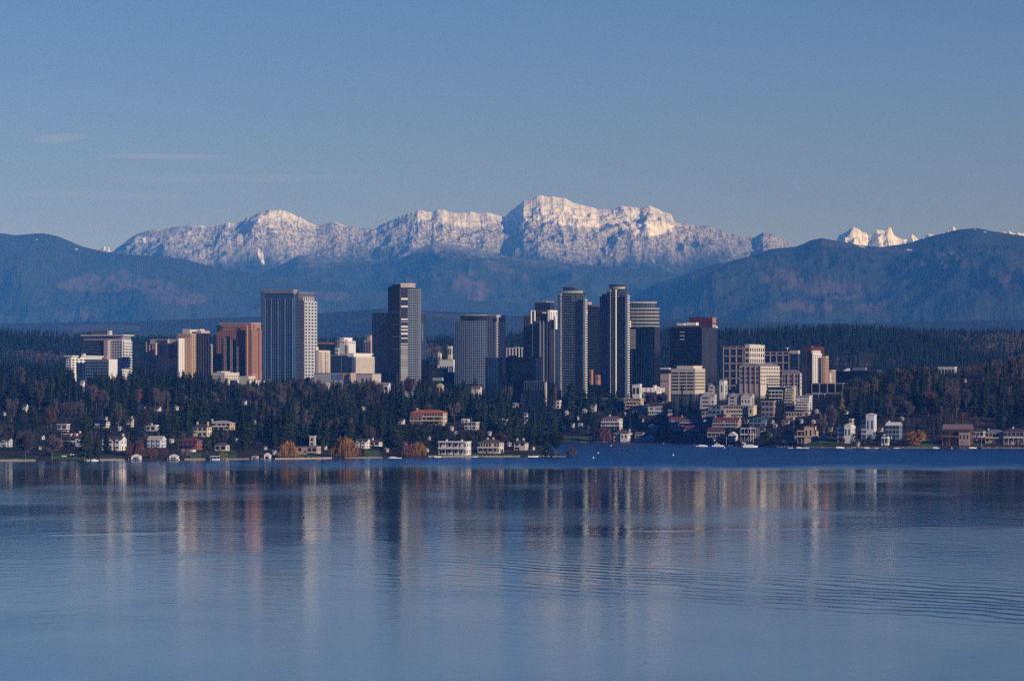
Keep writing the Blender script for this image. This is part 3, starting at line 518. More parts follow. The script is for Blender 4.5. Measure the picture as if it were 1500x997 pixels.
def balcony_tower(label, px, Y, x0, x1, top, n, cap, slab, seed, stripe=None):
    b = Bd('apartment_tower', label, 'tower', px, Y)
    p = b.arc(x0, x1, 3.5, 34, 6, 5, 7); core = b.arc(x0 + 1.2, x1 - 1.2, 3.2, 30, 8, 5, 7)
    b.block('body', core, top + 2, None, G_GREEN); b.block('crown', b.arc(cap[0], cap[1], 3, 24, 12, 7, 3), cap[2], top + 3, G_NAVY, C_DGREY)
    b.floors(p, top + 6, 590, n, slab, .3, .13, 'balcony_ring')
    r_ = random.Random(seed)
    for e in range(4):
        m_ = [C_DGREY, C_PALE, C_DGREY, C_COOL, C_LIME, C_DGREY, C_COOL, C_STEEL][(e + seed) % 8]
        b.fins(core, e, 3, top + 5, 590, m_, .10, .8, 'mullion')
        b.wins(core, e, 4, n, top + 6, 590, [G_DARK, G_NAVY, G_BLUE, G_NAVY, G_BLUE, G_BLUE, C_LIME, G_PALE, C_COOL], .6, .6, .4, name='window', p=.85)
    b.block('left_slab', b.rect(x0 - .2, x0 + 4.2, x0 + 6.5, 3), top + 2, None, C_COOL); b.wins(b.rect(x0 - .2, x0 + 4.2, x0 + 6.5, 3), 0, 2, n, top + 5, 590, WIN, .6, .6); b.wins(b.rect(x0 - .2, x0 + 4.2, x0 + 6.5, 3), 1, 1, n, top + 5, 590, [C_WHITE, C_PALE], .7, .45)
    b.block('right_slab', b.rect(x1 - 5.5, x1 - 3, x1, -7), top + 10, None, G_PALE); b.balcs(b.rect(x1 - 5.5, x1 - 3, x1, -7), 1, n, top + 10, 590, C_WHITE, .0, 1, 1.2, .34)
    if stripe:
        b.block('white_stripe', b.rect(stripe[0], stripe[0] + .8, stripe[1], -5.2), top + 3, None, C_WARM)
    b.block('roof_terrace', b.arc(x0 + 5, x1 - 5, 4, 24, 9, 7, 4), top, top + 6, C_LIME, C_PALE)
    return b
b = balcony_tower('curved balcony tower, left one of the two slim glassy towers with dark caps', 840, 5900, 817, 859, 427, 42, (825, 846, 421), C_COOL, 1); b.done()
b = balcony_tower('slim balcony tower with one thin pale vertical stripe and dark cap', 905, 5880, 889.5, 921, 421, 43, (893, 918, 417), C_COOL, 4, (901, 903.4))
b.block('left_wing', b.rect(879, 889, 892, 10), 435, None, G_NAVY, C_DGREY); b.rows(b.rect(879, 889, 892, 10), 0, 36, 436, 560, C_STEEL, .2, .5, 'floor_slab', 0, 1); b.block('left_wing', b.rect(882, 889, 892, 12), 430, 436, G_DARK); b.fins(b.rect(879, 889, 892, 10), 0, 3, 435, 560, C_STEEL, .15, .6); b.done()
b = Bd('office_tower', 'dark reddish brown tower between the two slim balcony towers', 'tower', 875, 6400)
p = b.rect(855, 876, 883); b.block('body', p, 450, None, G_BLK, C_MAROON); b.block('crown', b.rect(856, 862, 867, 3), 442, 450.3, C_PINK); b.block('crown', b.rect(860, 867, 871, 1), 446.5, 451, C_MAROON); b.rows(p, 0, 27, 452, 560, C_DGREY, .2, .25, 'spandrel', 0, 1)
b.block('brick_corner', b.rect(856, 859, 861, -4), 455, 460, C_PINK); b.done()
b = Bd('brick_building', 'small pink brick buildings between the feet of the two slim balcony towers', 'building', 872, 5860)
p = b.rect(864, 866.5, 869); b.block('tower_wing', p, 541, 563, C_BRICK); b.block('plinth', b.rect(864, 873, 881, 4), 563.2, None, G_BLK); b.wins(p, 0, 1, 4, 543, 556, WIN, .5, .4); q = b.rect(872, 876, 880, 3); b.block('wing', q, 549, 563.1, C_BRICK); b.wins(q, 0, 2, 2, 551, 557, WIN, .5, .5); b.wins(q, 1, 2, 2, 551, 557, WIN, .5, .5); b.done()
b = Bd('office_tower', 'round fronted cream banded office tower behind the navy glass block', 'tower', 950, 6400)
p = b.arc(921, 965.5, 5, 34, 8, 9, -1); b.block('body', p, 451, None, G_GREEN); b.floors(p, 451, 482, 6, C_PALE, .6, .26)
for e in range(8): b.fins(p, e, 3, 451, 482, C_GREY, .12, .5, 'pier')
q = b.arc(922, 961, 4, 28, 12, 7, -1); b.block('crown', q, 443.5, 451.3, G_GREEN); b.emit('roof', MB().prism(offset(q, 1.2), b.Z(443.6), b.Z(441.6)), C_PALE)
for e in range(6): b.fins(q, e, 2, 443.5, 451, C_STEEL, .15, .4)
b.done()
b = Bd('glass_block', 'navy glass office block with a pale painted reflection on its left face, under the round banded tower', 'building', 948, 5950)
p = b.rect(921, 959, 967.5); b.block('body', p, 479, None, G_BLK, C_DGREY); b.fins(p, 0, 8, 479, 566, G_NAVY, .4, .25); b.bar('blue_panel', p, 0, .55, .68, b.Z(566), b.Z(482), -.1, .45, G_NAVY); b.bar('blue_panel', p, 0, .8, .92, b.Z(566), b.Z(480), -.1, .45, G_NAVY)
b.rows(b.rect(920.5, 931, 933, -3), 0, 12, 482, 511, C_PALE, .6, .35, 'painted_reflection', .05, .98); b.block('left_bay', b.rect(920.5, 931, 933, -3), 481, None, G_BLK); b.block('roof_box', b.rect(921, 923, 924.5, -2), 469.5, 479.4, C_WARM); b.done()  # the reflection in the glass is put on as pale matt bars
b = Bd('windowless_building', 'small plain beige block with pale roof line left of the black glass tower', 'building', 975, 5900)
p = b.rect(967.5, 980, 983); b.block('body', p, 540, None, C_PINK); b.block('dark_storey', b.rect(967.3, 980, 983, 2), 538.6, 540.3, C_WHITE); b.block('dark_storey', b.rect(967.4, 981, 984, -1), 541, 546.5, G_DARK); b.wins(p, 0, 3, 1, 556, 560, WIN, .4, .5); b.done()
b = Bd('black_glass_tower', 'broad black glass tower with three tiny white light strips and white rooftop boxes', 'tower', 1028, 6050)
p = b.rect(981.5, 1028, 1052); b.block('body', p, 479, None, G_BLK); b.bar('cornice', p, 0, 0, 1, b.Z(479), b.Z(476.4), -.1, .2, C_DGREY); b.rows(p, 1, 21, 480, 566, G_NAVY, .18, .25, 'floor_slab', 0, 1); b.fins(p, 1, 3, 479, 566, C_DGREY, .04, .3)
b.rows(p, 0, 22, 480, 566, C_DGREY, .06, .15, 'floor_slab', 0, 1)
for z in (486.2, 491.5, 496.8): b.bar('light_strip', p, 0, .32, .46, b.Z(z + .5), b.Z(z - .5), 0, .5, C_WHITE)  # plain white bars stand for three lights, without any glow
b.block('rooftop_box', b.rect(992, 1003, 1005, 8), 473, 479.2, C_WHITE); b.block('rooftop_box', b.rect(1006, 1020, 1024, 6), 472, 479.2, C_WHITE); b.block('rooftop_dish', b.rect(1046, 1049, 1052, 8), 477.6, 480, C_WHITE); b.done()
b = Bd('office_tower', 'maroon topped tower rising behind the black glass tower', 'tower', 1043, 6350)
p = b.rect(1010, 1043.5, 1049.5); b.block('body', p, 464.5, None, C_MAROON); b.bar('window_band', p, 0, .0, 1, b.Z(472.5), b.Z(471.5), -.1, .2, G_DARK); b.bar('painted_lit_panel', p, 1, .0, 1, b.Z(473), b.Z(465), -.1, .2, C_BRICK); b.bar('painted_lit_panel', p, 1, .0, .98, b.Z(480), b.Z(475), -.1, .2, C_PINK); b.done()  # brick and pink bars paint sunlight onto the maroon right face
b = Bd('office_building', 'cream office block with long window bands below the black glass tower', 'building', 1017, 5600)
p = b.rect(984, 1018, 1034); b.block('body', p, 541, 577, C_CREAM, C_PALE); b.block('plinth', b.rect(984.6, 1018, 1033.4, 1), 577.1, None, C_DGREY); b.block('penthouse', b.rect(992, 1016, 1030, 6), 536.5, 541.4, C_CREAM, C_PALE)
for i in range(6):
    for f in (.03, .36, .68): b.bar('window_band', p, 0, f, f + .27, b.Z(547.3 + i * 4.8), b.Z(544.9 + i * 4.8), -.05, .15, G_DARK)
b.wins(p, 1, 5, 6, 543.5, 572, WIN, .6, .45); b.fins(p, 1, 5, 541, 572, C_CREAM, .12, .3, 'pier'); b.done()
b = Bd('office_building', 'grid-framed office building of pinkish beams with a right half coloured as sunlit', 'building', 1098, 5900)
p = b.rect(1060, 1098, 1122.5); b.block('body', p, 508, None, G_NAVY, C_GREY); b.fins(p, 0, 4, 507, 570, C_PINK, .13, .9, 'pier'); b.rows(p, 0, 6, 505, 570, C_PINK, .16, .9, 'beam', 0, 1)
q = b.rect(1091, 1098, 1122.8, -1); b.block('lit_wing', q, 506, None, C_WARM, C_PALE); b.wins(q, 1, 7, 5, 508, 548, WIN, .48, .62); b.wins(q, 0, 1, 5, 508, 548, WIN, .6, .6); b.block('roof_box', b.rect(1092, 1098, 1117, 6), 504, 506.5, C_WARM); b.emit('mast', MB().tube((14, 20, b.Z(504)), (14, 20, b.Z(500)), .2, .2), C_STEEL); b.done()  # sun on the right half is put into its warm white colour
b = Bd('office_building', 'low grid-framed office with red roof line right of the lit grid building', 'building', 1154, 6100)
p = b.rect(1120, 1156, 1158.5); b.block('body', p, 516, None, G_NAVY, C_PINK); b.fins(p, 0, 4, 516, 560, C_PINK, .13, .9, 'pier'); b.rows(p, 0, 4, 514, 560, C_PINK, .16, .9, 'beam', 0, 1)
q = b.rect(1158, 1169, 1172.5, 3); b.block('glass_wing', q, 518, None, G_NAVY); b.block('wing_crown', q, 513, 518, C_PALE); b.rows(q, 0, 8, 520, 552, G_BLUE, .3, .2); b.emit('mast', MB().box(-2, 2, 8, 8.4, b.Z(509.4), b.Z(508.8)).box(-.3, .3, 8, 8.4, b.Z(513), b.Z(509.4)), C_WHITE); b.done()
def curved_roof_office(label, px, Y, x0, xc, x1, e, crown, cols, colr, rows, lit):
    b = Bd('office_building', label, 'building', px, Y); p = b.rect(x0, xc, x1); b.block('body', p, e, None, C_PINK)
    b.wins(p, 0, cols, rows, e + 1, e + 1 + rows * 6.5, WIN, .6, .72); b.fins(p, 0, cols // 2, e, 575, C_BEIGE, .2, .5, 'pier')
    q = b.rect(xc - .5, xc, x1 + .2, -.6); b.block('painted_lit_side', q, e, None, lit); b.wins(q, 1, colr, rows + 1, e + 1, e + 5 + rows * 6, WIN, .45, .42)  # sunlight on the right side is put into its paler wall colour
    # barrel roof across the front
    n = 10; mb = MB(); a, c, d, f_ = p; z0 = b.Z(e); hh = (e - crown) * b.k
    for i in range(n):
        u0, u1 = i / n, (i + 1) / n; h0, h1 = 4 * u0 * (1 - u0) * hh + .4, 4 * u1 * (1 - u1) * hh + .4
        L_ = lambda A, B, u: (A[0] + (B[0] - A[0]) * u, A[1] + (B[1] - A[1]) * u)
        A0, A1 = L_(a, c, u0), L_(a, c, u1); B0, B1 = L_(f_, d, u0), L_(f_, d, u1)
        mb.poly([(*A0, z0), (*A1, z0), (*A1, z0 + h1), (*A0, z0 + h0), (*B0, z0), (*B1, z0), (*B1, z0 + h1), (*B0, z0 + h0)], [(0, 1, 2, 3), (7, 6, 5, 4), (3, 2, 6, 7), (4, 5, 1, 0)])
    b.emit('barrel_roof', mb, ROOFG); return b
b = curved_roof_office('wide office with curved grey roof and right side coloured as sunlit cream', 1124, 5700, 1084, 1114, 1146, 536, 532, 9, 12, 4, C_WARM)
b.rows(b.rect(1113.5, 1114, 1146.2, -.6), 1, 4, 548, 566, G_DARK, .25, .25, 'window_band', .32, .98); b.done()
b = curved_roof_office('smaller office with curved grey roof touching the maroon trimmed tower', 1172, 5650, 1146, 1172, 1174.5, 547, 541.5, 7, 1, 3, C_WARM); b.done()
b = Bd('apartment_tower', 'maroon trimmed apartment tower with white gridded face and dark left side', 'tower', 1190, 5750)
p = b.rect(1174, 1190, 1209); b.block('body', p, 511, None, C_MAROON); b.bar('glass_side', p, 0, .03, .45, b.Z(590), b.Z(514), -.05, .4, G_NAVY); b.bar('glass_side', p, 0, .6, .97, b.Z(590), b.Z(514), -.05, .3, G_BLK)
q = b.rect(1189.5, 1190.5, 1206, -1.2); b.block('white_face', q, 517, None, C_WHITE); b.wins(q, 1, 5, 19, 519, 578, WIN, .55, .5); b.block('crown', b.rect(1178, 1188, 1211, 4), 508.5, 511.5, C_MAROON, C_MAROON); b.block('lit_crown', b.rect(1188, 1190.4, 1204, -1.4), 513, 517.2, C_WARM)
b.bar('maroon_pier', p, 1, .86, 1, b.Z(580), b.Z(511), -.1, 1, C_MAROON); b.block('right_wing', b.rect(1206, 1210, 1215.5, 10), 521, None, C_TAN); b.wins(b.rect(1206, 1210, 1215.5, 10), 1, 2, 14, 524, 560, WIN, .4, .5); b.emit('roof_sign', MB().box(-.4, .4, -2, -1, b.Z(508), b.Z(506.8)), C_WHITE); b.done()
b = Bd('apartment_building', 'beige stepped block just right of the maroon trimmed tower', 'building', 1222, 6000)
p = b.rect(1214, 1218, 1225.5); b.block('body', p, 541.5, None, C_BEIGE); b.wins(p, 1, 3, 5, 543, 560, WIN, .5, .5); b.block('left_wing', b.rect(1214, 1215, 1219, -5), 546, None, C_WARM); b.done()
b = Bd('glass_pavilion', 'low glass buildings with pinkish frames at the foot of the maroon trimmed tower', 'building', 1225, 5550)
p = b.rect(1190, 1235, 1237.5); b.block('body', p, 562, None, G_BLK, C_PINK); b.fins(p, 0, 4, 562, 590, C_PINK, .08, .6, 'pier'); b.rows(p, 0, 1, 574, 578, C_PINK, .7, .7, 'beam', 0, 1)
q = b.rect(1180, 1206, 1208, -22); b.block('front_wing', q, 577.5, None, G_NAVY, C_PINK); b.fins(q, 0, 3, 577, 595, C_PINK, .08, .6, 'pier'); b.done()
b = Bd('warehouse', 'long dark flat building with white rooftop boxes on the wooded right side', 'building', 1270, 6200)
p = b.rect(1222, 1285, 1292); b.block('body', p, 543, None, G_BLK, C_DGREY)
b.block('rooftop_box', b.rect(1250, 1268, 1271, 8), 537.8, 543.3, C_STEEL); b.emit('skylight', MB().prism([(-27, 5), (-19, 3), (-19, 9), (-27, 11)], b.Z(543), b.Z(539), [(-22, 5.5), (-19, 4), (-19, 8), (-22, 10)]), C_WHITE)
b.block('rooftop_box', b.rect(1236, 1239, 1240, 10), 541, 543.3, C_WHITE); b.done()
# ------------------------------------------------------------------ the terraces and condominiums climbing to the city
b = Bd('parking_deck', 'white low deck of lit wall panels above a bank of bare brown trees', 'building', 955, 5890)
p = b.rect(933, 938, 975, th=60); b.block('body', p, 568.5, 576, C_WHITE); b.block('plinth', b.rect(934, 939, 974, 1, th=60), 576.2, None, C_DGREY)
for i in range(5): b.block('panel', b.rect(940 + i * 7, 945.5 + i * 7, 946 + i * 7, -1, th=5), 567.5 - (i == 3) * 1.5, 574, C_WHITE)
b.block('roof_box', b.rect(957, 960, 966, 12), 564, 568.8, C_WHITE); b.done()
def gable_mesh(x0, x1, y0, y1, z0, h, over=.4, along='x'):
    mb = MB(); x0 -= over; x1 += over; y0 -= over; y1 += over; t = .25
    if along == 'x':
        ym = (y0 + y1) / 2; V = [(x0, y0, z0), (x1, y0, z0), (x1, y1, z0), (x0, y1, z0), (x0, ym, z0 + h), (x1, ym, z0 + h)]; Fs = [(0, 1, 5, 4), (2, 3, 4, 5), (0, 4, 3), (1, 2, 5), (3, 2, 1, 0)]
    else:
        xm = (x0 + x1) / 2; V = [(x0, y0, z0), (x1, y0, z0), (x1, y1, z0), (x0, y1, z0), (xm, y0, z0 + h), (xm, y1, z0 + h)]; Fs = [(0, 4, 5, 3), (1, 2, 5, 4), (0, 1, 4), (2, 3, 5), (3, 2, 1, 0)]
    return mb.poly(V, Fs)
def hip_mesh(x0, x1, y0, y1, z0, h, over=.5):
    x0 -= over; x1 += over; y0 -= over; y1 += over; i = min(x1 - x0, y1 - y0) * .45
    if x1 - x0 > y1 - y0: a, c = (x0 + i, (y0 + y1) / 2), (x1 - i, (y0 + y1) / 2)
    else: a, c = ((x0 + x1) / 2, y0 + i), ((x0 + x1) / 2, y1 - i)
    V = [(x0, y0, z0), (x1, y0, z0), (x1, y1, z0), (x0, y1, z0), (*a, z0 + h), (*c, z0 + h), (x0, y0, z0 - .25), (x1, y0, z0 - .25), (x1, y1, z0 - .25), (x0, y1, z0 - .25)]
    Fs = [(0, 1, 5, 4), (1, 2, 5), (2, 3, 4, 5), (3, 0, 4)] if x1 - x0 > y1 - y0 else [(0, 1, 4), (1, 2, 5, 4), (2, 3, 5), (3, 0, 4, 5)]
    return MB().poly(V, Fs + [(6, 7, 1, 0), (7, 8, 2, 1), (8, 9, 3, 2), (9, 6, 0, 3), (9, 8, 7, 6)])
HOUSES = []      # screen rectangles kept clear of nearer trees: x0, x1, top, base, distance
def house(name, label, x0, x1, top, base, wall, roofm, style='hip', rot=-18, storeys=2, Y=None, cols=None, chim=(), deck=None, wing=None, dorm=0, cat='house', depth=None, trim=None, gables=0, gabc=None, winm=None, group=None, keep=.72):
    Y = Y or hit((x0 + x1) / 2, base); k = Y / F; cx = ((x0 + x1) / 2 - 750) * k; z0 = tz(cx, Y)
    zb = min(z0, H + (HY - base) * k); Wpx = (x1 - x0) * k; Ht = H + (HY - top) * k - zb
    rr = R(rot); D = depth or min(max(Wpx * .7, 5), 11); W = max((Wpx - D * abs(math.sin(rr))) / math.cos(rr), Wpx * .6)
    root = thing(name, label, cat, (cx, Y, zb), rr, group); winm = winm or WIN
    rh = {'hip': .28, 'gable': .33, 'gfront': .36, 'flat': .05, 'mono': .16, 'steep': .5}[style] * min(Ht, 9) ; wh = Ht - rh
    wall_o = MB().box(-W / 2, W / 2, -D / 2, D / 2, -2, wh).build('wall', wall, root)
    def part(nm, mb, m, par=None): return mb.build(nm, m, par or root)
    if style in ('hip',): rf = part('roof', hip_mesh(-W / 2, W / 2, -D / 2, D / 2, wh, rh), roofm)
    elif style in ('gable', 'steep'): rf = part('roof', gable_mesh(-W / 2, W / 2, -D / 2, D / 2, wh + .01, rh), roofm); part('gable_wall', MB().poly([(W / 2 + .42, -D / 2 + .5, wh), (W / 2 + .42, D / 2 - .5, wh), (W / 2 + .42, 0, wh + rh * .9), (W / 2 - .3, -D / 2 + .5, wh), (W / 2 - .3, D / 2 - .5, wh), (W / 2 - .3, 0, wh + rh * .9)], [(0, 1, 2), (5, 4, 3), (0, 2, 5, 3), (1, 4, 5, 2)]), wall)
    elif style == 'gfront': rf = part('roof', gable_mesh(-W / 2, W / 2, -D / 2 + .3, D / 2, wh + .01, rh, .4, 'y'), roofm); part('gable_wall', MB().poly([(-W / 2, -D / 2 - .15, wh), (W / 2, -D / 2 - .15, wh), (0, -D / 2 - .15, wh + rh * .88), (-W / 2, -D / 2 + .5, wh), (W / 2, -D / 2 + .5, wh), (0, -D / 2 + .5, wh + rh * .88)], [(0, 1, 2), (5, 4, 3), (0, 3, 4, 1)]), wall)
    elif style == 'mono': rf = part('roof', MB().poly([(-W / 2 - .4, -D / 2 - .4, wh), (W / 2 + .4, -D / 2 - .4, wh), (W / 2 + .4, D / 2 + .4, wh), (-W / 2 - .4, D / 2 + .4, wh), (-W / 2 - .4, -D / 2 - .4, wh + rh * .3), (W / 2 + .4, -D / 2 - .4, wh + rh), (W / 2 + .4, D / 2 + .4, wh + rh), (-W / 2 - .4, D / 2 + .4, wh + rh * .3)], [(3, 2, 1, 0), (4, 5, 6, 7), (0, 1, 5, 4), (1, 2, 6, 5), (2, 3, 7, 6), (3, 0, 4, 7)]), roofm)
    else: rf = part('roof', MB().box(-W / 2 - .5, W / 2 + .5, -D / 2 - .6, D / 2 + .5, wh, wh + max(rh, .4)), roofm)
    st = wh / storeys; cols = cols or max(2, int(W / 3.2))
    for i in range(storeys):
        for j in range(cols):
            if rnd.random() < .1: continue
            x = -W / 2 + W * (j + .5) / cols; ww = W / cols * rnd.uniform(.28, .36); zc = st * (i + .52); hh = st * .26; m = rnd.choice(winm)
            part('window', MB().box(x - ww, x + ww, -D / 2 - .12, -D / 2 + .05, zc - hh, zc + hh), m)
        for j in range(max(1, int(D / 4))):
            y = -D / 2 + D * (j + .5) / max(1, int(D / 4)); zc = st * (i + .52)
            part('window', MB().box(W / 2 - .05, W / 2 + .12, y - .7, y + .7, zc - st * .24, zc + st * .24), rnd.choice(winm))
    for u in chim: part('chimney', MB().box(u * W - .6, u * W + .6, -.6, .6, wh * .6, wh + rh + 1.4), trim or wall, rf)
    if deck:
        for lv in range(deck):
            zz_ = st * (lv + 1) - .2; d = 1.6 + .8 * (deck - lv)
            part('deck', MB().box(-W / 2 + .3, W / 2 - .3, -D / 2 - d, -D / 2 - .13, zz_ - .25, zz_).box(-W / 2 + .3, W / 2 - .3, -D / 2 - d, -D / 2 - d + .12, zz_, zz_ + .9), trim or wall)
        for xx in np.linspace(-W / 2 + .6, W / 2 - .6, 5): part('post', MB().box(xx - .15, xx + .15, -D / 2 - 1.9, -D / 2 - 1.6, -1.5, st * deck - .46), trim or wall)
    for g_ in range(gables):
        x = -W / 2 + W * (g_ + .5) / gables; gw = W / gables * .34; gz = wh - .6
        part('gable', MB().box(x - gw, x + gw, -D / 2 - 1.2, -D / 2 + .3, -1.5, gz), gabc or wall)
        part('gable_roof', gable_mesh(x - gw, x + gw, -D / 2 - 1.2, 0, gz + .01, gw * .9, .3, 'y'), roofm, rf)
        part('gable_front', MB().poly([(x - gw, -D / 2 - 1.62, gz), (x + gw, -D / 2 - 1.62, gz), (x, -D / 2 - 1.62, gz + gw * .72), (x - gw, -D / 2 - 1, gz), (x + gw, -D / 2 - 1, gz), (x, -D / 2 - 1, gz + gw * .72)], [(0, 1, 2), (5, 4, 3), (0, 3, 4, 1)]), gabc or wall)
        for q in range(storeys): part('window', MB().box(x - gw * .5, x + gw * .5, -D / 2 - 1.32, -D / 2 - 1.15, st * (q + .35), st * (q + .7)), rnd.choice(winm))
    for g_ in range(dorm):
        x = -W / 2 + W * (g_ + .6) / (dorm + .2); z = wh + rh * .15
        dd = part('dormer', MB().box(x - .9, x + .9, -D / 2 + .2, 0, z, z + 1.7), C_WHITE, rf); part('window', MB().box(x - .4, x + .4, -D / 2 + .05, -D / 2 + .25, z + .3, z + 1.3), WIN[0])
    part('door', MB().box(-W * .08 - .5, -W * .08 + .5, -D / 2 - .16, -D / 2, 0, 2.1), trim or roofm)
    if wing:
        wx0, wx1, wht, wmat, wroof = wing; a0 = -W / 2 + (wx0 - x0) / (x1 - x0) * W; a1 = -W / 2 + (wx1 - x0) / (x1 - x0) * W; hh = (base - wht) * k
        wo_ = part('wing', MB().box(a0, a1, -D / 2 - 2.5, D / 2 - 1, -2, hh), wmat); part('wing_roof', hip_mesh(a0, a1, -D / 2 - 2.5, D / 2 - 1, hh, 1.3), wroof, wo_)
        for j in range(max(1, int((a1 - a0) / 3))):
            x = a0 + (a1 - a0) * (j + .5) / max(1, int((a1 - a0) / 3)); part('window', MB().box(x - .6, x + .6, -D / 2 - 2.62, -D / 2 - 2.45, hh * .4, hh * .75), rnd.choice(winm))
    if keep: HOUSES.append((x0, x1, top - 1, top + (base - top) * keep, Y))
    return root
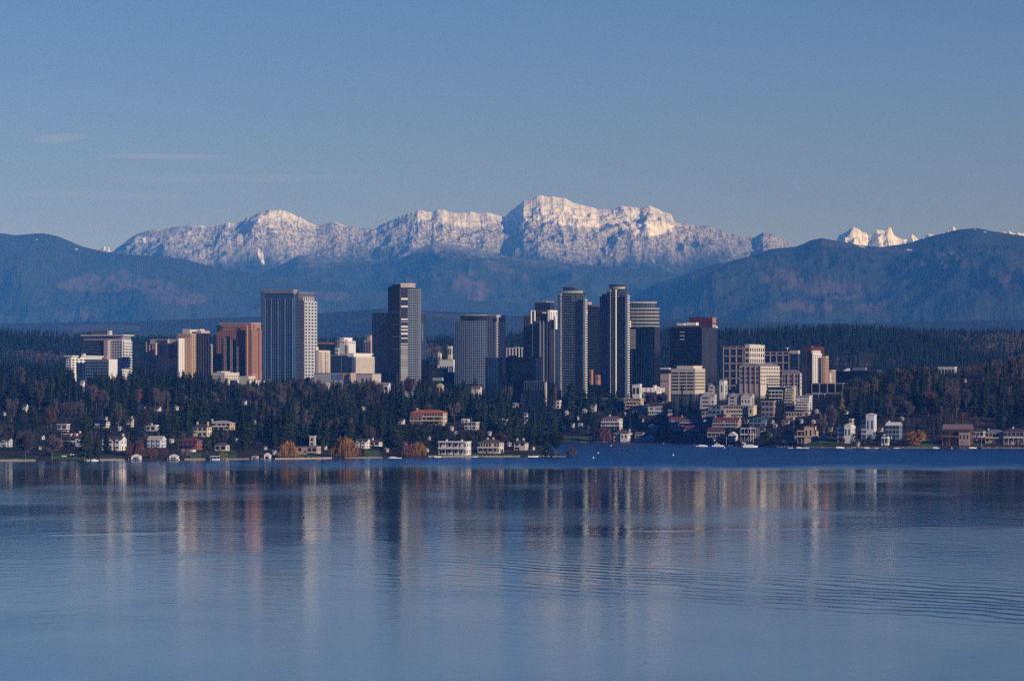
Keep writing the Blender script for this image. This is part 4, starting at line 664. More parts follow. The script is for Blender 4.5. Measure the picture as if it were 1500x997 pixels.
# ------------------------------------------------------------------ houses; columns and rows are photo pixels
W_, CR, GY_, BR, PU = C_WHITE, C_WARM, C_PALE, C_BRICK, mat('mauve_siding', (.26, .20, .21))
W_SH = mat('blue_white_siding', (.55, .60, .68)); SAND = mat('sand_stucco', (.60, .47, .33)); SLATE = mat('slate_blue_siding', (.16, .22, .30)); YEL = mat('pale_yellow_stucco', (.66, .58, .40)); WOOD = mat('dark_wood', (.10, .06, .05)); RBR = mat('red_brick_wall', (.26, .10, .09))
hs = [
 ('house', 'tiny pale house wall showing high in the wood at the left, shaped tall and narrow', 72, 79, 565, 577, CR, ROOFD, dict(style='gable')),
 ('house', 'small white house end among dark trees at the far left edge, above the cream garage', 33, 41, 591, 603, W_, ROOFD, dict(style='gable')),
 ('garage', 'low cream garage strip on the left wooded slope', 41, 52, 613, 619, CR, W_, dict(style='flat', storeys=1)),
 ('house', 'long low house with two pale roof lines above the dormered brick house', 84, 102, 621, 629, GY_, W_, dict(style='flat', storeys=1)),
 ('house', 'flat pale carport house directly behind the dormered brick house', 85, 101, 631, 637, PU, W_, dict(style='flat', storeys=1)),
 ('brick_house', 'red brick house with three white dormers in its dark roof', 90, 123, 633.5, 653, RBR, ROOFR, dict(style='gable', dorm=3, storeys=2, chim=(.42,), wing=(119, 129, 641, W_, ROOFD), deck=1, trim=W_)),
 ('house', 'cream two storey house with blue shaded wing on the left slope', 139, 161, 613, 626, CR, ROOFD, dict(style='hip', chim=(.35,), deck=1, trim=W_)),
 ('house', 'small cream house right beside the left column of bare birches', 186, 196, 612, 625, CR, ROOFD, dict(style='gable', chim=(.3,))),
 ('house', 'white lakeside house with a row of three sharp gables', 149, 185, 638, 659, W_, ROOFD, dict(style='gable', gables=3, storeys=2, chim=(.46,), winm=[G_DARK])),
 ('house', 'white and blue cottage cut by the left edge of the picture', -2, 18, 641, 654, W_SH, ROOFD, dict(style='gable', gables=1)),
 ('house', 'tiny white house front glimpsed left of the golden conifer', 226, 236, 595, 602, W_, ROOFD, dict(style='gable')),
 ('house', 'long low white bungalow with one chimney, left of the golden conifer', 214, 232, 622, 631, GY_, W_, dict(style='mono', storeys=1, chim=(-.05,))),
 ('house', 'blue and white house with many small windows above the russet shrubs', 216, 243, 638, 655, W_SH, GY_, dict(style='gable', gables=3, storeys=2, winm=[G_NAVY, G_PALE])),
 ('house', 'broad dark red house above a cream retaining wall', 262, 296, 640, 658, RBR, ROOFR, dict(style='hip', storeys=2, deck=1, trim=WOOD, chim=(.1,))),
 ('house', 'pale yellow villa with tall dark hip roof and two chimneys', 283, 310, 620, 639, YEL, ROOFD, dict(style='hip', storeys=2, chim=(-.35, .38))),
 ('house', 'long cream and pink house on the slope behind the pale yellow villa', 306, 344, 616, 629, SAND, GY_, dict(style='hip', storeys=2, chim=(-.45,), deck=1, trim=W_)),
 ('house', 'cream bungalow with brown roof above a green lawn', 315, 336, 648, 660, CR, ROOFB, dict(style='hip', storeys=1)),
 ('stone_house', 'low stone house with garden terraces behind the left willow', 436, 470, 653, 663, C_BEIGE, ROOFB, dict(style='flat', storeys=1, depth=9)),
 ('house', 'white house with two pointed gables beside the largest willow', 520, 542, 642, 656, W_, ROOFD, dict(style='gable', gables=2, storeys=2)),
 ('house', 'long white bungalow with dark red roof right of the twin gabled house', 541, 560, 644, 653, W_, ROOFR, dict(style='hip', storeys=1, chim=(-.3,))),
 ('villa', 'large cream villa under orange tiled roofs on the wooded slope', 601, 655, 600, 622, SAND, ROOFO, dict(style='hip', storeys=3, deck=2, cols=12, chim=(-.35,), wing=(602, 622, 608, PU, ROOFO))),
 ('house', 'modern white house with stacked flat roofs and terraces on the shore', 643, 690, 646, 666, W_, W_, dict(style='flat', storeys=2, deck=2, chim=(-.3, .25), winm=[G_NAVY, G_DARK], cols=9)),
 ('villa', 'cream lakeside villa with brown hip roof and two chimneys', 700, 738, 643, 663, CR, ROOFB, dict(style='hip', storeys=2, deck=1, chim=(-.15, .12), cols=8)),
 ('house', 'cube shaped cream house with white chimney above the lakeside villas', 728, 746, 614, 632, YEL, W_, dict(style='flat', storeys=3, chim=(0,))),
 ('house', 'small modern grey house with white framed windows in the trees', 680, 702, 618, 629, GY_, W_, dict(style='flat', storeys=2)),
 ('house', 'pair of tiny white house gables above the modern grey house', 676, 688, 613, 619, W_, W_, dict(style='gable', storeys=1)),
 ('house', 'beige hip roofed house near the tip of the wooded point', 753, 774, 644, 659, CR, ROOFD, dict(style='hip', storeys=2, chim=(-.35, .2))),
 ('house', 'white modern house with two blocks high below the striped office block', 762, 790, 580, 594, W_, W_, dict(style='flat', storeys=2, cols=6, deck=1)),
 ('house', 'low cream annex to the left of the white two block house', 751, 764, 590, 596, CR, W_, dict(style='flat', storeys=1)),
 ('house', 'slanted white house wall alone in dark trees below the balcony towers', 811, 822, 586, 598, W_, W_, dict(style='mono', storeys=2)),
 ('house', 'narrow stack of white balconies deep in the trees left of the lone slanted house', 765, 774, 604, 623, W_SH, W_, dict(style='flat', storeys=4)),
 ('house', 'small cream house left of the long dark apartment roof', 862, 874, 591, 602, CR, ROOFD, dict(style='gable')),
 ('house', 'large white house with long veranda and grey roof above the bay', 881, 912, 609, 629, W_, ROOFB, dict(style='hip', storeys=3, deck=2, chim=(-.12,), cols=8)),
 ('house', 'white bayside house with brown roof and tall chimney at its right', 899, 926, 630, 646, W_, ROOFB, dict(style='hip', storeys=2, chim=(.44,), wing=(912, 925, 634, W_, ROOFB))),
 ('house', 'small white bay cottage beside the chimneyed white house', 930, 944, 632, 646, W_, ROOFB, dict(style='gable', storeys=2)),
 ('house', 'low white boat-like cottage with many windows at the bay edge', 944, 960, 637, 648, W_, W_, dict(style='hip', storeys=2, deck=1)),
 ('house', 'white gabled cottage with deep eaves set among shrubs above the bay', 949, 966, 621, 631, W_, W_, dict(style='gfront', storeys=1)),
 ('apartment_building', 'yellow apartment block with stacked balconies, left of the white rooftops', 917, 943, 583, 603, SAND, GY_, dict(style='flat', storeys=4, deck=3, cols=6, cat='building')),
 ('apartment_building', 'long dark apartment building with thin pale roof line', 868, 918, 583, 600, C_DGREY, GY_, dict(style='flat', storeys=3, cat='building', cols=14)),
 ('house', 'dark red roofed house tucked right of the yellow apartment block', 942, 953, 586, 596, PU, ROOFR, dict(style='hip', storeys=2)),
 ('white_townhouse', 'white townhouses with slanting roofs in front of the yellow block', 949, 975, 594, 607, W_, GY_, dict(style='mono', storeys=2, cols=8, cat='townhouse')),
 ('white_townhouse', 'low row of pale cream garden walls and townhouses above the red roofs', 978, 1012, 599, 607, CR, ROOFD, dict(style='flat', storeys=1, cols=12, cat='townhouse')),
 ('house', 'low pale house half hidden right of the garden wall row', 1028, 1048, 602, 609, CR, ROOFG, dict(style='flat', storeys=1)),
 ('townhouse_row', 'long townhouse block with dark red roof and pale balcony strips, left one', 980, 1041, 610, 628, C_PINK, ROOFR, dict(style='gable', storeys=3, deck=2, cols=14, chim=(-.2, .15), trim=GY_, cat='townhouse')),
 ('townhouse_row', 'long townhouse block with dark red roof, right one beside the tall white masts', 1044, 1086, 611, 629, C_PINK, ROOFR, dict(style='gable', storeys=3, deck=2, cols=10, chim=(-.45, .0, .45), trim=GY_, cat='townhouse')),
 ('townhouse_row', 'lower red roofed townhouses stepping down to shore, left pair', 1002, 1034, 623, 634, PU, ROOFR, dict(style='gable', storeys=2, deck=1, cols=8, trim=GY_, cat='townhouse')),
 ('townhouse_row', 'lower red roofed townhouses stepping down to shore, right pair', 1036, 1066, 625, 638, PU, ROOFR, dict(style='gable', storeys=2, deck=1, cols=8, trim=GY_, cat='townhouse')),
 ('house', 'white A-shaped gabled cottage at the marina', 1067, 1081, 632, 646, W_, W_, dict(style='gfront', storeys=2)),
 ('house', 'dark lakeside house with white trims and slim white posts', 1085, 1113, 625, 645, C_DGREY, ROOFD, dict(style='mono', storeys=2, deck=2, trim=W_)),
 ('condominium', 'grey gabled condominium with a tall white chimney block', 1036, 1066, 561, 586, C_PALE, ROOFG, dict(style='gable', gables=2, storeys=4, gabc=C_PALE, cat='building', cols=9, wing=(1058, 1066, 557, C_WHITE, ROOFG))),
 ('condominium', 'long grey condominium with one wide gable behind the white gables', 1078, 1114, 561, 583, C_PALE, ROOFG, dict(style='gable', gables=1, storeys=4, cat='building', cols=10)),
 ('condominium', 'grey gabled condominium stepping down on the left, pinkish base', 1022, 1050, 576, 597, C_PALE, ROOFG, dict(style='gable', gables=1, storeys=3, cat='building', cols=8, chim=(.3,))),
 ('condominium', 'grey condominium whose right end has a bright white gable', 1064, 1105, 576, 595, C_PALE, ROOFG, dict(style='gable', gables=2, storeys=3, cat='building', cols=10, wing=(1089, 1105, 582, C_WHITE, C_WHITE))),
 ('apartment_building', 'pale yellow apartment block with many small windows below the gabled condominiums', 1060, 1108, 593, 611, YEL, GY_, dict(style='flat', storeys=3, cat='building', cols=12, wing=(1101, 1109, 595, YEL, GY_))),
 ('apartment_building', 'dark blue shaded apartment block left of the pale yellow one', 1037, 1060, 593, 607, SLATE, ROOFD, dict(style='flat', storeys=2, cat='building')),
 ('apartment_building', 'dark office block with bright white balcony bands', 1124, 1152, 566, 588, G_BLK, C_WHITE, dict(style='flat', storeys=4, deck=3, cols=3, trim=C_WHITE, cat='building')),
 ('apartment_building', 'white banded apartment block next to the gridded white block', 1150, 1166, 565, 593, C_WARM, C_WHITE, dict(style='flat', storeys=7, cols=5, deck=5, cat='building')),
 ('apartment_building', 'bright white apartment block with regular window grid', 1165, 1190, 579, 603, C_WHITE, C_WHITE, dict(style='flat', storeys=6, cols=7, deck=4, cat='building')),
 ('apartment_building', 'mauve plain apartment block with dark corner window beside the white bands', 1115, 1137, 587, 611, PU, C_PALE, dict(style='flat', storeys=3, cols=3, cat='building')),
 ('apartment_building', 'low red glazed building under the white banded block', 1147, 1172, 594, 604, RBR, C_PALE, dict(style='flat', storeys=2, cols=9, cat='building', winm=[C_MAROON, G_DARK])),
 ('terrace_wall', 'long beige terrace wall under the red glazed building', 1151, 1188, 603, 610, C_BEIGE, C_WARM, dict(style='flat', storeys=1, cols=8, cat='wall')),
 ('apartment_building', 'navy shaded block between curved roof office and dark balcony block', 1129, 1150, 553, 566, G_NAVY, C_DGREY, dict(style='flat', storeys=3, cat='building', cols=4)),
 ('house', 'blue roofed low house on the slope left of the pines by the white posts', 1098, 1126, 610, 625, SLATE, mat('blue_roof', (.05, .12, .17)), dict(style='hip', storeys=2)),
 ('house', 'small pinkish house below the low terrace wall', 1145, 1157, 614, 622, C_PINK, ROOFB, dict(style='gable')),
 ('villa', 'orange roofed villa with turret like upper floor on the shore', 1168, 1199, 627, 647, SAND, ROOFO, dict(style='hip', storeys=2, deck=2, wing=(1181, 1196, 624, SAND, ROOFO))),
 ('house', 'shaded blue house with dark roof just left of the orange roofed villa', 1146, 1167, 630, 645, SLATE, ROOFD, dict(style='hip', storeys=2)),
 ('house', 'contemporary blue white house of angled blocks on the right shore', 1227, 1253, 624, 647, W_SH, W_, dict(style='mono', storeys=3, deck=1, wing=(1240, 1252, 622, W_, W_))),
 ('house', 'bright white blank wall above the contemporary angled house', 1244, 1251, 613, 621, W_, W_, dict(style='flat', storeys=1, cols=1)),
 ('house', 'pale blue house stacked in three steps up the right hillside', 1262, 1280, 615, 642, W_SH, W_SH, dict(style='flat', storeys=4, deck=2, wing=(1271, 1286, 607, W_SH, W_))),
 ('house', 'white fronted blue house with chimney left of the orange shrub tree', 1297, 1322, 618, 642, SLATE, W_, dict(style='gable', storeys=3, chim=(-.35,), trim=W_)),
 ('house', 'small white porch house at the foot of the white fronted blue house', 1291, 1303, 638, 652, W_, ROOFD, dict(style='flat', storeys=1, chim=(-.2,))),
 ('house', 'big steep roofed brown lake house with tall brick chimney', 1380, 1426, 621, 650, WOOD, mat('mauve_roof', (.20, .15, .16), .9, .2, .3, .8), dict(style='steep', storeys=2, chim=(-.05,), trim=RBR, deck=1, wing=(1408, 1425, 632, C_PINK, ROOFD))),
 ('house', 'long low house with hip roof and white chimneys at the right shore', 1443, 1474, 629, 649, SAND, SLATE, dict(style='hip', storeys=2, chim=(-.4,), deck=1)),
 ('house', 'dark columned lake house at the right edge of the picture', 1470, 1504, 627, 650, PU, ROOFD, dict(style='hip', storeys=2, chim=(-.1,), deck=1, trim=W_)),
 ('house', 'grey house between the steep roofed house and the long hip roofed one', 1424, 1444, 627, 640, GY_, ROOFD, dict(style='hip', storeys=1)),
 ('house', 'low pale roofed house half hidden in trees on top of the right hill', 1374, 1402, 537, 545, GY_, C_WHITE, dict(style='flat', storeys=1, Y=5950)),
 ('house', 'small white roofed house on the right hillside below the hilltop one', 1420, 1436, 553, 560, C_DGREY, C_WHITE, dict(style='flat', storeys=1, Y=5800)),
 ('house', 'white upper storey of a house seen over trees right of the tower in the woods', 556, 572, 560, 568, W_, ROOFG, dict(style='gable', Y=5640)),
 ('house', 'cluster house of cream gables at the foot of the curved front tower', 690, 706, 565, 575, CR, ROOFB, dict(style='gable', gables=2, Y=5640)),
 ('house', 'peach round fronted house below the pale green roof', 640, 650, 561, 569, SAND, SAND, dict(style='hip', Y=5640)),
 ('house', 'pink pale house low in front of the cream office and mural wall', 472, 484, 560, 567, C_PINK, GY_, dict(style='gable', Y=5640)),
 ('house', 'small white house with sloped roof by the feet of the right balcony tower', 926, 940, 562, 570, W_, W_, dict(style='mono', Y=5840)),
 ('house', 'tiny white house high in trees under the left apartment block', 118, 124, 557, 564, W_, ROOFG, dict(style='gable', Y=5300)),
 ('house', 'little white gable in the trees left of the orange roofed hillside villa', 584, 593, 613, 621, W_, ROOFD, dict(style='gable')),
 ('house', 'grey wood house with white windows behind the third willow', 590, 606, 646, 656, CR, ROOFB, dict(style='gable', storeys=1)),
 ('house', 'lit gable house on the far rise seen between towers right of the green roof', 641, 647, 514, 524, YEL, ROOFB, dict(style='gfront', Y=7700, storeys=2)),
 ('house', 'tall yellow lit house on the far rise left of the curved front tower', 656, 663, 506, 517, YEL, ROOFB, dict(style='flat', Y=7800, storeys=3)),
 ('house', 'white low house on the far rise above the stepped glass block', 644, 668, 526, 531, W_, ROOFG, dict(style='flat', Y=7500, storeys=1)),
]
for (nm, lb, x0, x1, tp, bs, wl, rf, kw) in hs: house(nm, lb, x0, x1, tp, bs, wl, rf, **kw)
# small glints of far house fronts deep in the wood
glint = [(5, 605, 'leftmost'), (62, 640, 'left of the brick house'), (210, 598, 'above the long white bungalow'), (258, 597, 'right of the golden conifer'), (358, 589, 'high in the middle of the dark left wood'), (466, 583, 'deep in the wood below the mural wall'),
         (532, 597, 'left of the little white gable'), (527, 617, 'above the twin gabled house'), (372, 617, 'left of the stone tower'), (620, 640, 'above the third willow'), (628, 641, 'between the third willow and the modern white house'), (742, 574, 'left of the striped office foot'), (650, 595, 'above the orange villa'),
         (716, 596, 'right of the orange villa top'), (722, 606, 'left of the cube shaped house'), (800, 588, 'beside the slanted white wall'), (850, 597, 'under the two slim towers'), (856, 601, 'near the dark apartment roof'), (851, 622, 'over the bay lawn'), (864, 625, 'over the brown willow of the bay'), (930, 603, 'under the yellow block'),
         (1326, 590, 'in the right hill wood'), (1322, 612, 'right of the pale blue stacked house'), (1358, 541, 'on the right hilltop'), (1406, 541, 'right of the hilltop low house'), (1414, 556, 'in the right hill wood by the white roof'), (1240, 603, 'above the contemporary house'), (1196, 602, 'by the lone white tree stem'), (1275, 552, 'right of the warehouse')]
more = [(1000, 594, 'above the left garden wall row'), (1033, 617, 'between the two long red roofed blocks'), (1093, 617, 'right of the right red roofed block'), (1118, 628, 'left of the shaded blue house'), (1128, 637, 'over the low seawall'), (1136, 622, 'left of the small pinkish house'), (1131, 616, 'below the mauve block'), (1161, 612, 'just under the beige terrace wall'), (1174, 616, 'above the orange roofed villa'), (1192, 617, 'high right of the orange roofed villa'), (970, 632, 'between bay cottages and red roofs'), (977, 644, 'low at the bay edge below the red roofs'), (995, 647, 'by the water left of the marina'), (1012, 644, 'behind the white boat left of the marina'), (1028, 643, 'behind the marina dock'), (1046, 644, 'behind the motor yacht'), (1090, 649, 'low by the long white boat'),
 (960, 612, 'under the slanting white townhouses'), (940, 614, 'right of the large veranda house'), (915, 606, 'under the long dark apartment roof'), (928, 622, 'right of the veranda'), (1208, 640, 'by the slim pole'), (1216, 628, 'left of the contemporary house'), (1256, 650, 'low between contemporary and stepped blue house'), (1290, 628, 'right of the stepped blue house'), (1352, 641, 'behind the orange shrub tree'), (1367, 645, 'left of the steep roofed house'), (1432, 645, 'by the grey pole'), (8, 633, 'at the far left edge'), (58, 655, 'between the two shore trees'), (27, 618, 'under the far left trees'), (176, 627, 'over the three gabled house'), (252, 645, 'left of the dark red house'),
 (345, 643, 'right of the yellow villa'), (388, 655, 'above the arched boathouse'), (402, 662, 'left of the left willow'), (476, 655, 'right of the stone tower'), (566, 658, 'behind the small cabin boat'), (625, 658, 'behind the golden willow'), (668, 634, 'over the modern white house'), (662, 627, 'under the orange villa right end'), (717, 634, 'over the cream lakeside villa'), (760, 640, 'behind the beige hip roofed house'), (746, 650, 'left of the beige hip roofed house'), (780, 655, 'right of the beige hip roofed house'), (775, 596, 'under the white two block house'), (830, 604, 'in the dark trees over the inlet'), (845, 612, 'in the trees over the bay lawn'), (838, 622, 'low over the bay lawn')]
glint += more
for i, (x, y, wr) in enumerate(glint):
    house('cottage', 'tiny pale house front glimpsed through trees, ' + wr, x - rnd.uniform(2.2, 4), x + rnd.uniform(2.2, 4), y - 3, y + 3.5, rnd.choice([W_, CR, GY_]), rnd.choice([ROOFD, ROOFG]), style=rnd.choice(['gable', 'hip', 'gfront']), storeys=1, cols=2, group='houses glimpsed in the wood', keep=.5)
def at(px, Y, z=None): x = (px - 750) * Y / F; return (x, Y, tz(x, Y) if z is None else z)
# pale stone tower by the left willow
Yt = hit(458, 656); k = Yt / F; r = thing('garden_tower', 'slim pale stone tower with two dark window openings behind the lawn', 'tower', at(458, Yt))
hh = 17 * k; MB().box(-2.1, 2.1, -2, 2, -1, hh).build('wall', C_PALE, r); MB().box(-2.5, 2.5, -2.4, 2.4, hh, hh + .5).build('roof', C_WHITE, r)
for z in (hh * .72, hh * .35): MB().box(-.7, .7, -2.15, -1.9, z - .9, z + .9).build('window', G_BLK, r)
r.rotation_euler.z = R(-12); HOUSES.append((453, 463, 639, 656, Yt))
# garden terraces and retaining walls
def wallrun(name, label, p0, p1, py, h, m, thick=.5, dY=0, cat='wall'):
    pts = []
    for px in np.linspace(p0, p1, max(2, int((p1 - p0) / 4))):
        Y = hit(px, py) + dY; pts.append(at(px, Y))
    r = thing(name, label, cat, pts[0]); mb = MB()
    for a, c in zip(pts[:-1], pts[1:]):
        a = np.subtract(a, pts[0]); c = np.subtract(c, pts[0]); z = max(a[2], c[2])
        mb.poly([(a[0], a[1], -2), (c[0], c[1], -2), (c[0], c[1], z + h), (a[0], a[1], z + h), (a[0], a[1] + thick, -2), (c[0], c[1] + thick, -2), (c[0], c[1] + thick, z + h), (a[0], a[1] + thick, z + h)], [(0, 1, 2, 3), (7, 6, 5, 4), (3, 2, 6, 7), (4, 0, 3, 7), (1, 5, 6, 2)])
    o = mb.build(name, m); o.location = pts[0]; bpy.data.objects.remove(r); return props(o, label, cat)
STONE = mat('rough_stone', (.26, .22, .19), .95, .2, .5, 1.5)
wallrun('retaining_wall', 'cream retaining wall below the broad dark red house', 266, 287, 662, 1.9, CR)
wallrun('retaining_wall', 'mossy stone garden wall right of the left willow, upper of two', 405, 463, 661, 1.0, STONE); wallrun('retaining_wall', 'long pale stone garden wall above the lawn, lower of two', 402, 466, 665.5, 1.0, STONE)
for (a, c, lb) in ((146, 182, 'pale stone seawall at the foot of the gabled white house'), (270, 302, 'stone seawall in front of the small green lawn'), (330, 366, 'stone seawall between blue boat shelter and grey boathouse'), (403, 486, 'rough seawall under the left willow'), (505, 560, 'seawall right of the largest willow'), (628, 700, 'seawall in front of the modern white house'), (702, 762, 'seawall in front of the cream lakeside villa'), (780, 829, 'pale seawall along the wooded tip'), (0, 52, 'dark seawall at the far left lawn')):
    pts = []
    mb = MB(); base = None
    for px in np.linspace(a, c, max(3, int((c - a) / 3))):
        Y = float(np.interp(px, *SL)) - 1.0; x = (px - 750) * Y / F
        if base is None: base = (x, Y, 0)
        pts.append((x - base[0], Y - base[1]))
    for p, q in zip(pts[:-1], pts[1:]): h = rnd.uniform(.9, 1.3); mb.prism([(p[0], p[1]), (q[0], q[1]), (q[0], q[1] + 1.2), (p[0], p[1] + 1.2)], -1, h)
    o = mb.build('seawall', STONE if 'dark' in lb or 'rough' in lb else mat('pale_rock', (.22, .19, .17), .95, .2, .4, 1.2)); o.location = base; props(o, lb, 'seawall')
mb = MB(); o = None
for (a, c, lb) in ((1128, 1160, 'low seawall left of the orange roofed villa'), (1200, 1226, 'low seawall left of the white covered boat'), (1240, 1300, 'rocky seawall below the pale blue stacked house'), (1312, 1366, 'grassy seawall below the orange shrub tree'), (1438, 1500, 'pale seawall at the right edge'), (850, 890, 'rock edge in front of the bay lawn')):
    mb = MB(); pts = []
    for px in np.linspace(a, c, max(3, int((c - a) / 3))):
        Y = float(np.interp(px, *SR)) - 1.0; pts.append(((px - 750) * Y / F, Y))
    base = pts[0]
    for p, q in zip(pts[:-1], pts[1:]): mb.prism([(p[0] - base[0], p[1] - base[1]), (q[0] - base[0], q[1] - base[1]), (q[0] - base[0], q[1] - base[1] + 1.2), (p[0] - base[0], p[1] - base[1] + 1.2)], -1, rnd.uniform(.8, 1.3))
    o = mb.build('seawall', mat('pale_rock')); o.location = (*base, 0); props(o, lb, 'seawall')
# lawns: thin sheets draped 0.15 m over the soil
GR = mat('lawn_grass', (.075, .14, .028), .9, .15, .4, .2)
def lawn(p0, p1, y0, y1, side='L'):
    Ys0, Ys1 = hit((p0 + p1) / 2, y1), hit((p0 + p1) / 2, y0); n, m_ = max(3, int((p1 - p0) / 3)), 8
    V = []; 
    for j in range(m_):
        for i in range(n):
            px = p0 + (p1 - p0) * i / (n - 1); sh = np.interp(px, *(SL if side == 'L' else SR)) + 2.5
            edge = min(i, n - 1 - i) / n; Y = max(Ys0 + (Ys1 - Ys0) * j / (m_ - 1), sh) if j else max(Ys0, sh)
            x = (px - 750) * Y / F; V.append((x, Y, tz(x, Y) + .15))
    Fc = [(j * n + i, j * n + i + 1, (j + 1) * n + i + 1, (j + 1) * n + i) for j in range(m_ - 1) for i in range(n - 1)]
    o = MB().poly(V, Fc).build('lawn', GR); o['kind'] = 'structure'; LAWNS.append((p0, p1, y0, y1)); return o
LAWNS = []
for a in ((-20, 55, 668, 675), (74, 126, 665, 673.5), (145, 180, 669, 673), (278, 295, 662, 672), (320, 346, 658, 671), (404, 490, 665, 671), (534, 556, 660, 670.5), (622, 700, 664, 669), (700, 822, 665, 669)): lawn(*a)
for a in ((826, 868, 639, 647, 'R'), (1176, 1226, 645, 654, 'R'), (1330, 1374, 647, 655, 'R'), (1426, 1440, 645, 655, 'R'), (972, 1000, 640, 648, 'R')): lawn(*a)
# ------------------------------------------------------------------ boats, docks, boathouses, buoys
HULL = mat('white_hull', (.78, .78, .78), .3, .5, .05); BLUEC = mat('blue_canvas', (.05, .13, .40)); DOCKM = mat('grey_dock_timber', (.30, .27, .25), .9, .2, .3, 1)
def shoreY(px, side): return float(np.interp(px, *(SL if side == 'L' else SR)))
def boathouse(px, w, h, label, side='L', roofm=C_WHITE, wall=C_WHITE):
    Y = shoreY(px, side) - 3; k = Y / F; W = w * k; Ht = h * k; r = thing('boathouse', label, 'boathouse', ((px - 750) * k, Y, 0), R(-6)); D = 7
    mb = MB(); o = W * .3
    mb.box(-W / 2, -o, -D / 2, D / 2, .3, Ht * .7).box(o, W / 2, -D / 2, D / 2, .3, Ht * .7).box(-o, o, -D / 2, D / 2, Ht * .5, Ht * .7).box(-o, o, D / 2 - .3, D / 2, .3, Ht * .5); mb.build('wall', wall, r)
    gable_mesh(-W / 2, W / 2, -D / 2, D / 2, Ht * .7 + .01, Ht * .3, .3, 'y').build('roof', roofm, r)
    MB().box(-o, o, -D / 2 + .2, -D / 2 + .4, .3, Ht * .5).build('door', G_BLK, r)
    MB().box(-W / 2 - 1, W / 2 + 1, -D / 2 - 2, -D / 2, .15, .5).build('dock', DOCKM, r)
    HOUSES.append((px - w / 2, px + w / 2, 672 - h, 676 if side == 'L' else 660, Y))
boathouse(200, 13, 9, 'white boathouse with a shallow gable, leftmost boathouse'); boathouse(255, 12, 8.5, 'white boathouse with dark right side below the dark red house'); boathouse(374, 8, 7.5, 'small grey boathouse with white doorway', wall=C_PALE, roofm=ROOFD); boathouse(392, 8.5, 9.5, 'bright white boathouse with dark arched opening')
def motorboat(px, Y, L_, label, cabin=True, rz=0, cover=None, name='motorboat', group=None):
    r = thing(name, label, 'boat', ((px - 750) * Y / F, Y, 0), R(rz), group); w = L_ * .28; h = L_ * .11
    half = [(-.5, .42), (-.2, .5), (.15, .48), (.36, .3), (.5, 0)]
    def ring(sc_, z): 
        u = [(a * L_ * sc_, c * w * sc_) for a, c in half]; return [(a, c, z) for a, c in u] + [(a, -c, z) for a, c in reversed(u[:-1])]
    a, c, d = ring(.9, -.3), ring(1, h), ring(.93, h + .12); n = len(a)
    Fs = [tuple(range(n))[::-1]] + [(i, (i + 1) % n, n + (i + 1) % n, n + i) for i in range(n)] + [(n + i, n + (i + 1) % n, 2 * n + (i + 1) % n, 2 * n + i) for i in range(n)] + [tuple(2 * n + i for i in range(n))]
    MB().poly(a + c + d, Fs).build('hull', HULL, r)
    if cabin:
        MB().prism([(-.3 * L_, -.3 * w), (.18 * L_, -.3 * w), (.18 * L_, .3 * w), (-.3 * L_, .3 * w)], h + .1, h + L_ * .11, [(-.28 * L_, -.26 * w), (.08 * L_, -.26 * w), (.08 * L_, .26 * w), (-.28 * L_, .26 * w)]).build('cabin', HULL, r)
        MB().box(-.24 * L_, .08 * L_, -.31 * w, .31 * w, h + L_ * .045, h + L_ * .08).build('cabin_window', G_BLK, r)
        if L_ > 9: MB().box(-.22 * L_, .0, -.22 * w, .22 * w, h + L_ * .165, h + L_ * .185).build('bridge_roof', HULL, r); MB().tube((-.1 * L_, 0, h + L_ * .11), (-.14 * L_, 0, h + L_ * .27), .1, .05).build('mast', HULL, r)
    if cover: MB().prism([(-.46 * L_, -.4 * w), (.25 * L_, -.4 * w), (.25 * L_, .4 * w), (-.46 * L_, .4 * w)], h, h + L_ * .09, [(-.4 * L_, -.1 * w), (.2 * L_, -.1 * w), (.2 * L_, .1 * w), (-.4 * L_, .1 * w)]).build('canvas_cover', cover, r)
    return r
motorboat(1052, 5075, 12, 'large white motor yacht moored at the marina', rz=-8, name='motor_yacht'); motorboat(791, 5430, 9, 'white cabin cruiser in the inlet behind the wooded tip', rz=-60)
motorboat(1030, 5085, 8.5, 'long low white boat left of the motor yacht', cabin=False, cover=HULL); motorboat(1023, 5120, 5, 'small low boat at the left end of the marina dock', cabin=False)
motorboat(1099, 5000, 14, 'long low white boat tied right of the marina', cabin=False, cover=C_PALE); motorboat(1171, 4918, 6, 'small white boat with blue trim below the orange roofed villa', cabin=True); motorboat(1181, 4918, 5, 'boat under a bright blue canvas below the orange roofed villa', cabin=False, cover=BLUEC)
motorboat(1231, 4910, 8, 'white boat under a domed white cover on the right shore', cabin=False, cover=C_WHITE); motorboat(1270, 4906, 5, 'small white boat near the pale blue stacked house', cabin=False, cover=C_WHITE); motorboat(1284, 4905, 3.5, 'tiny white dinghy right of the pale blue stacked house', cabin=False)
motorboat(1371, 4900, 6, 'white boat with cover below the steep roofed brown house', cabin=False, cover=C_WHITE); motorboat(1425, 4896, 7, 'flat white boat left of the right hand flagpole', cabin=False, cover=SAND); motorboat(1313, 4905, 5, 'little white rowing boat left of the orange shrub tree', cabin=False)
motorboat(576, 4092, 6.5, 'small cabin boat with canopy left of the third willow', rz=-4); motorboat(585, 4088, 3.6, 'white dinghy beside the small cabin boat', cabin=False); motorboat(139, 3925, 5.5, 'white boat on a lift beside the far left lawn', rz=20); motorboat(131, 3926, 4, 'blue covered boat left of the lifted white boat', cabin=False, cover=BLUEC)
motorboat(316, 3985, 6, 'boat under the blue sided shelter', cabin=False, cover=BLUEC); motorboat(257, 3972, 6.5, 'low white boat in front of the boathouse below the dark red house', cabin=False); motorboat(696, 4165, 3.5, 'small bright blue boat before the cream lakeside villa', cabin=False, cover=BLUEC)
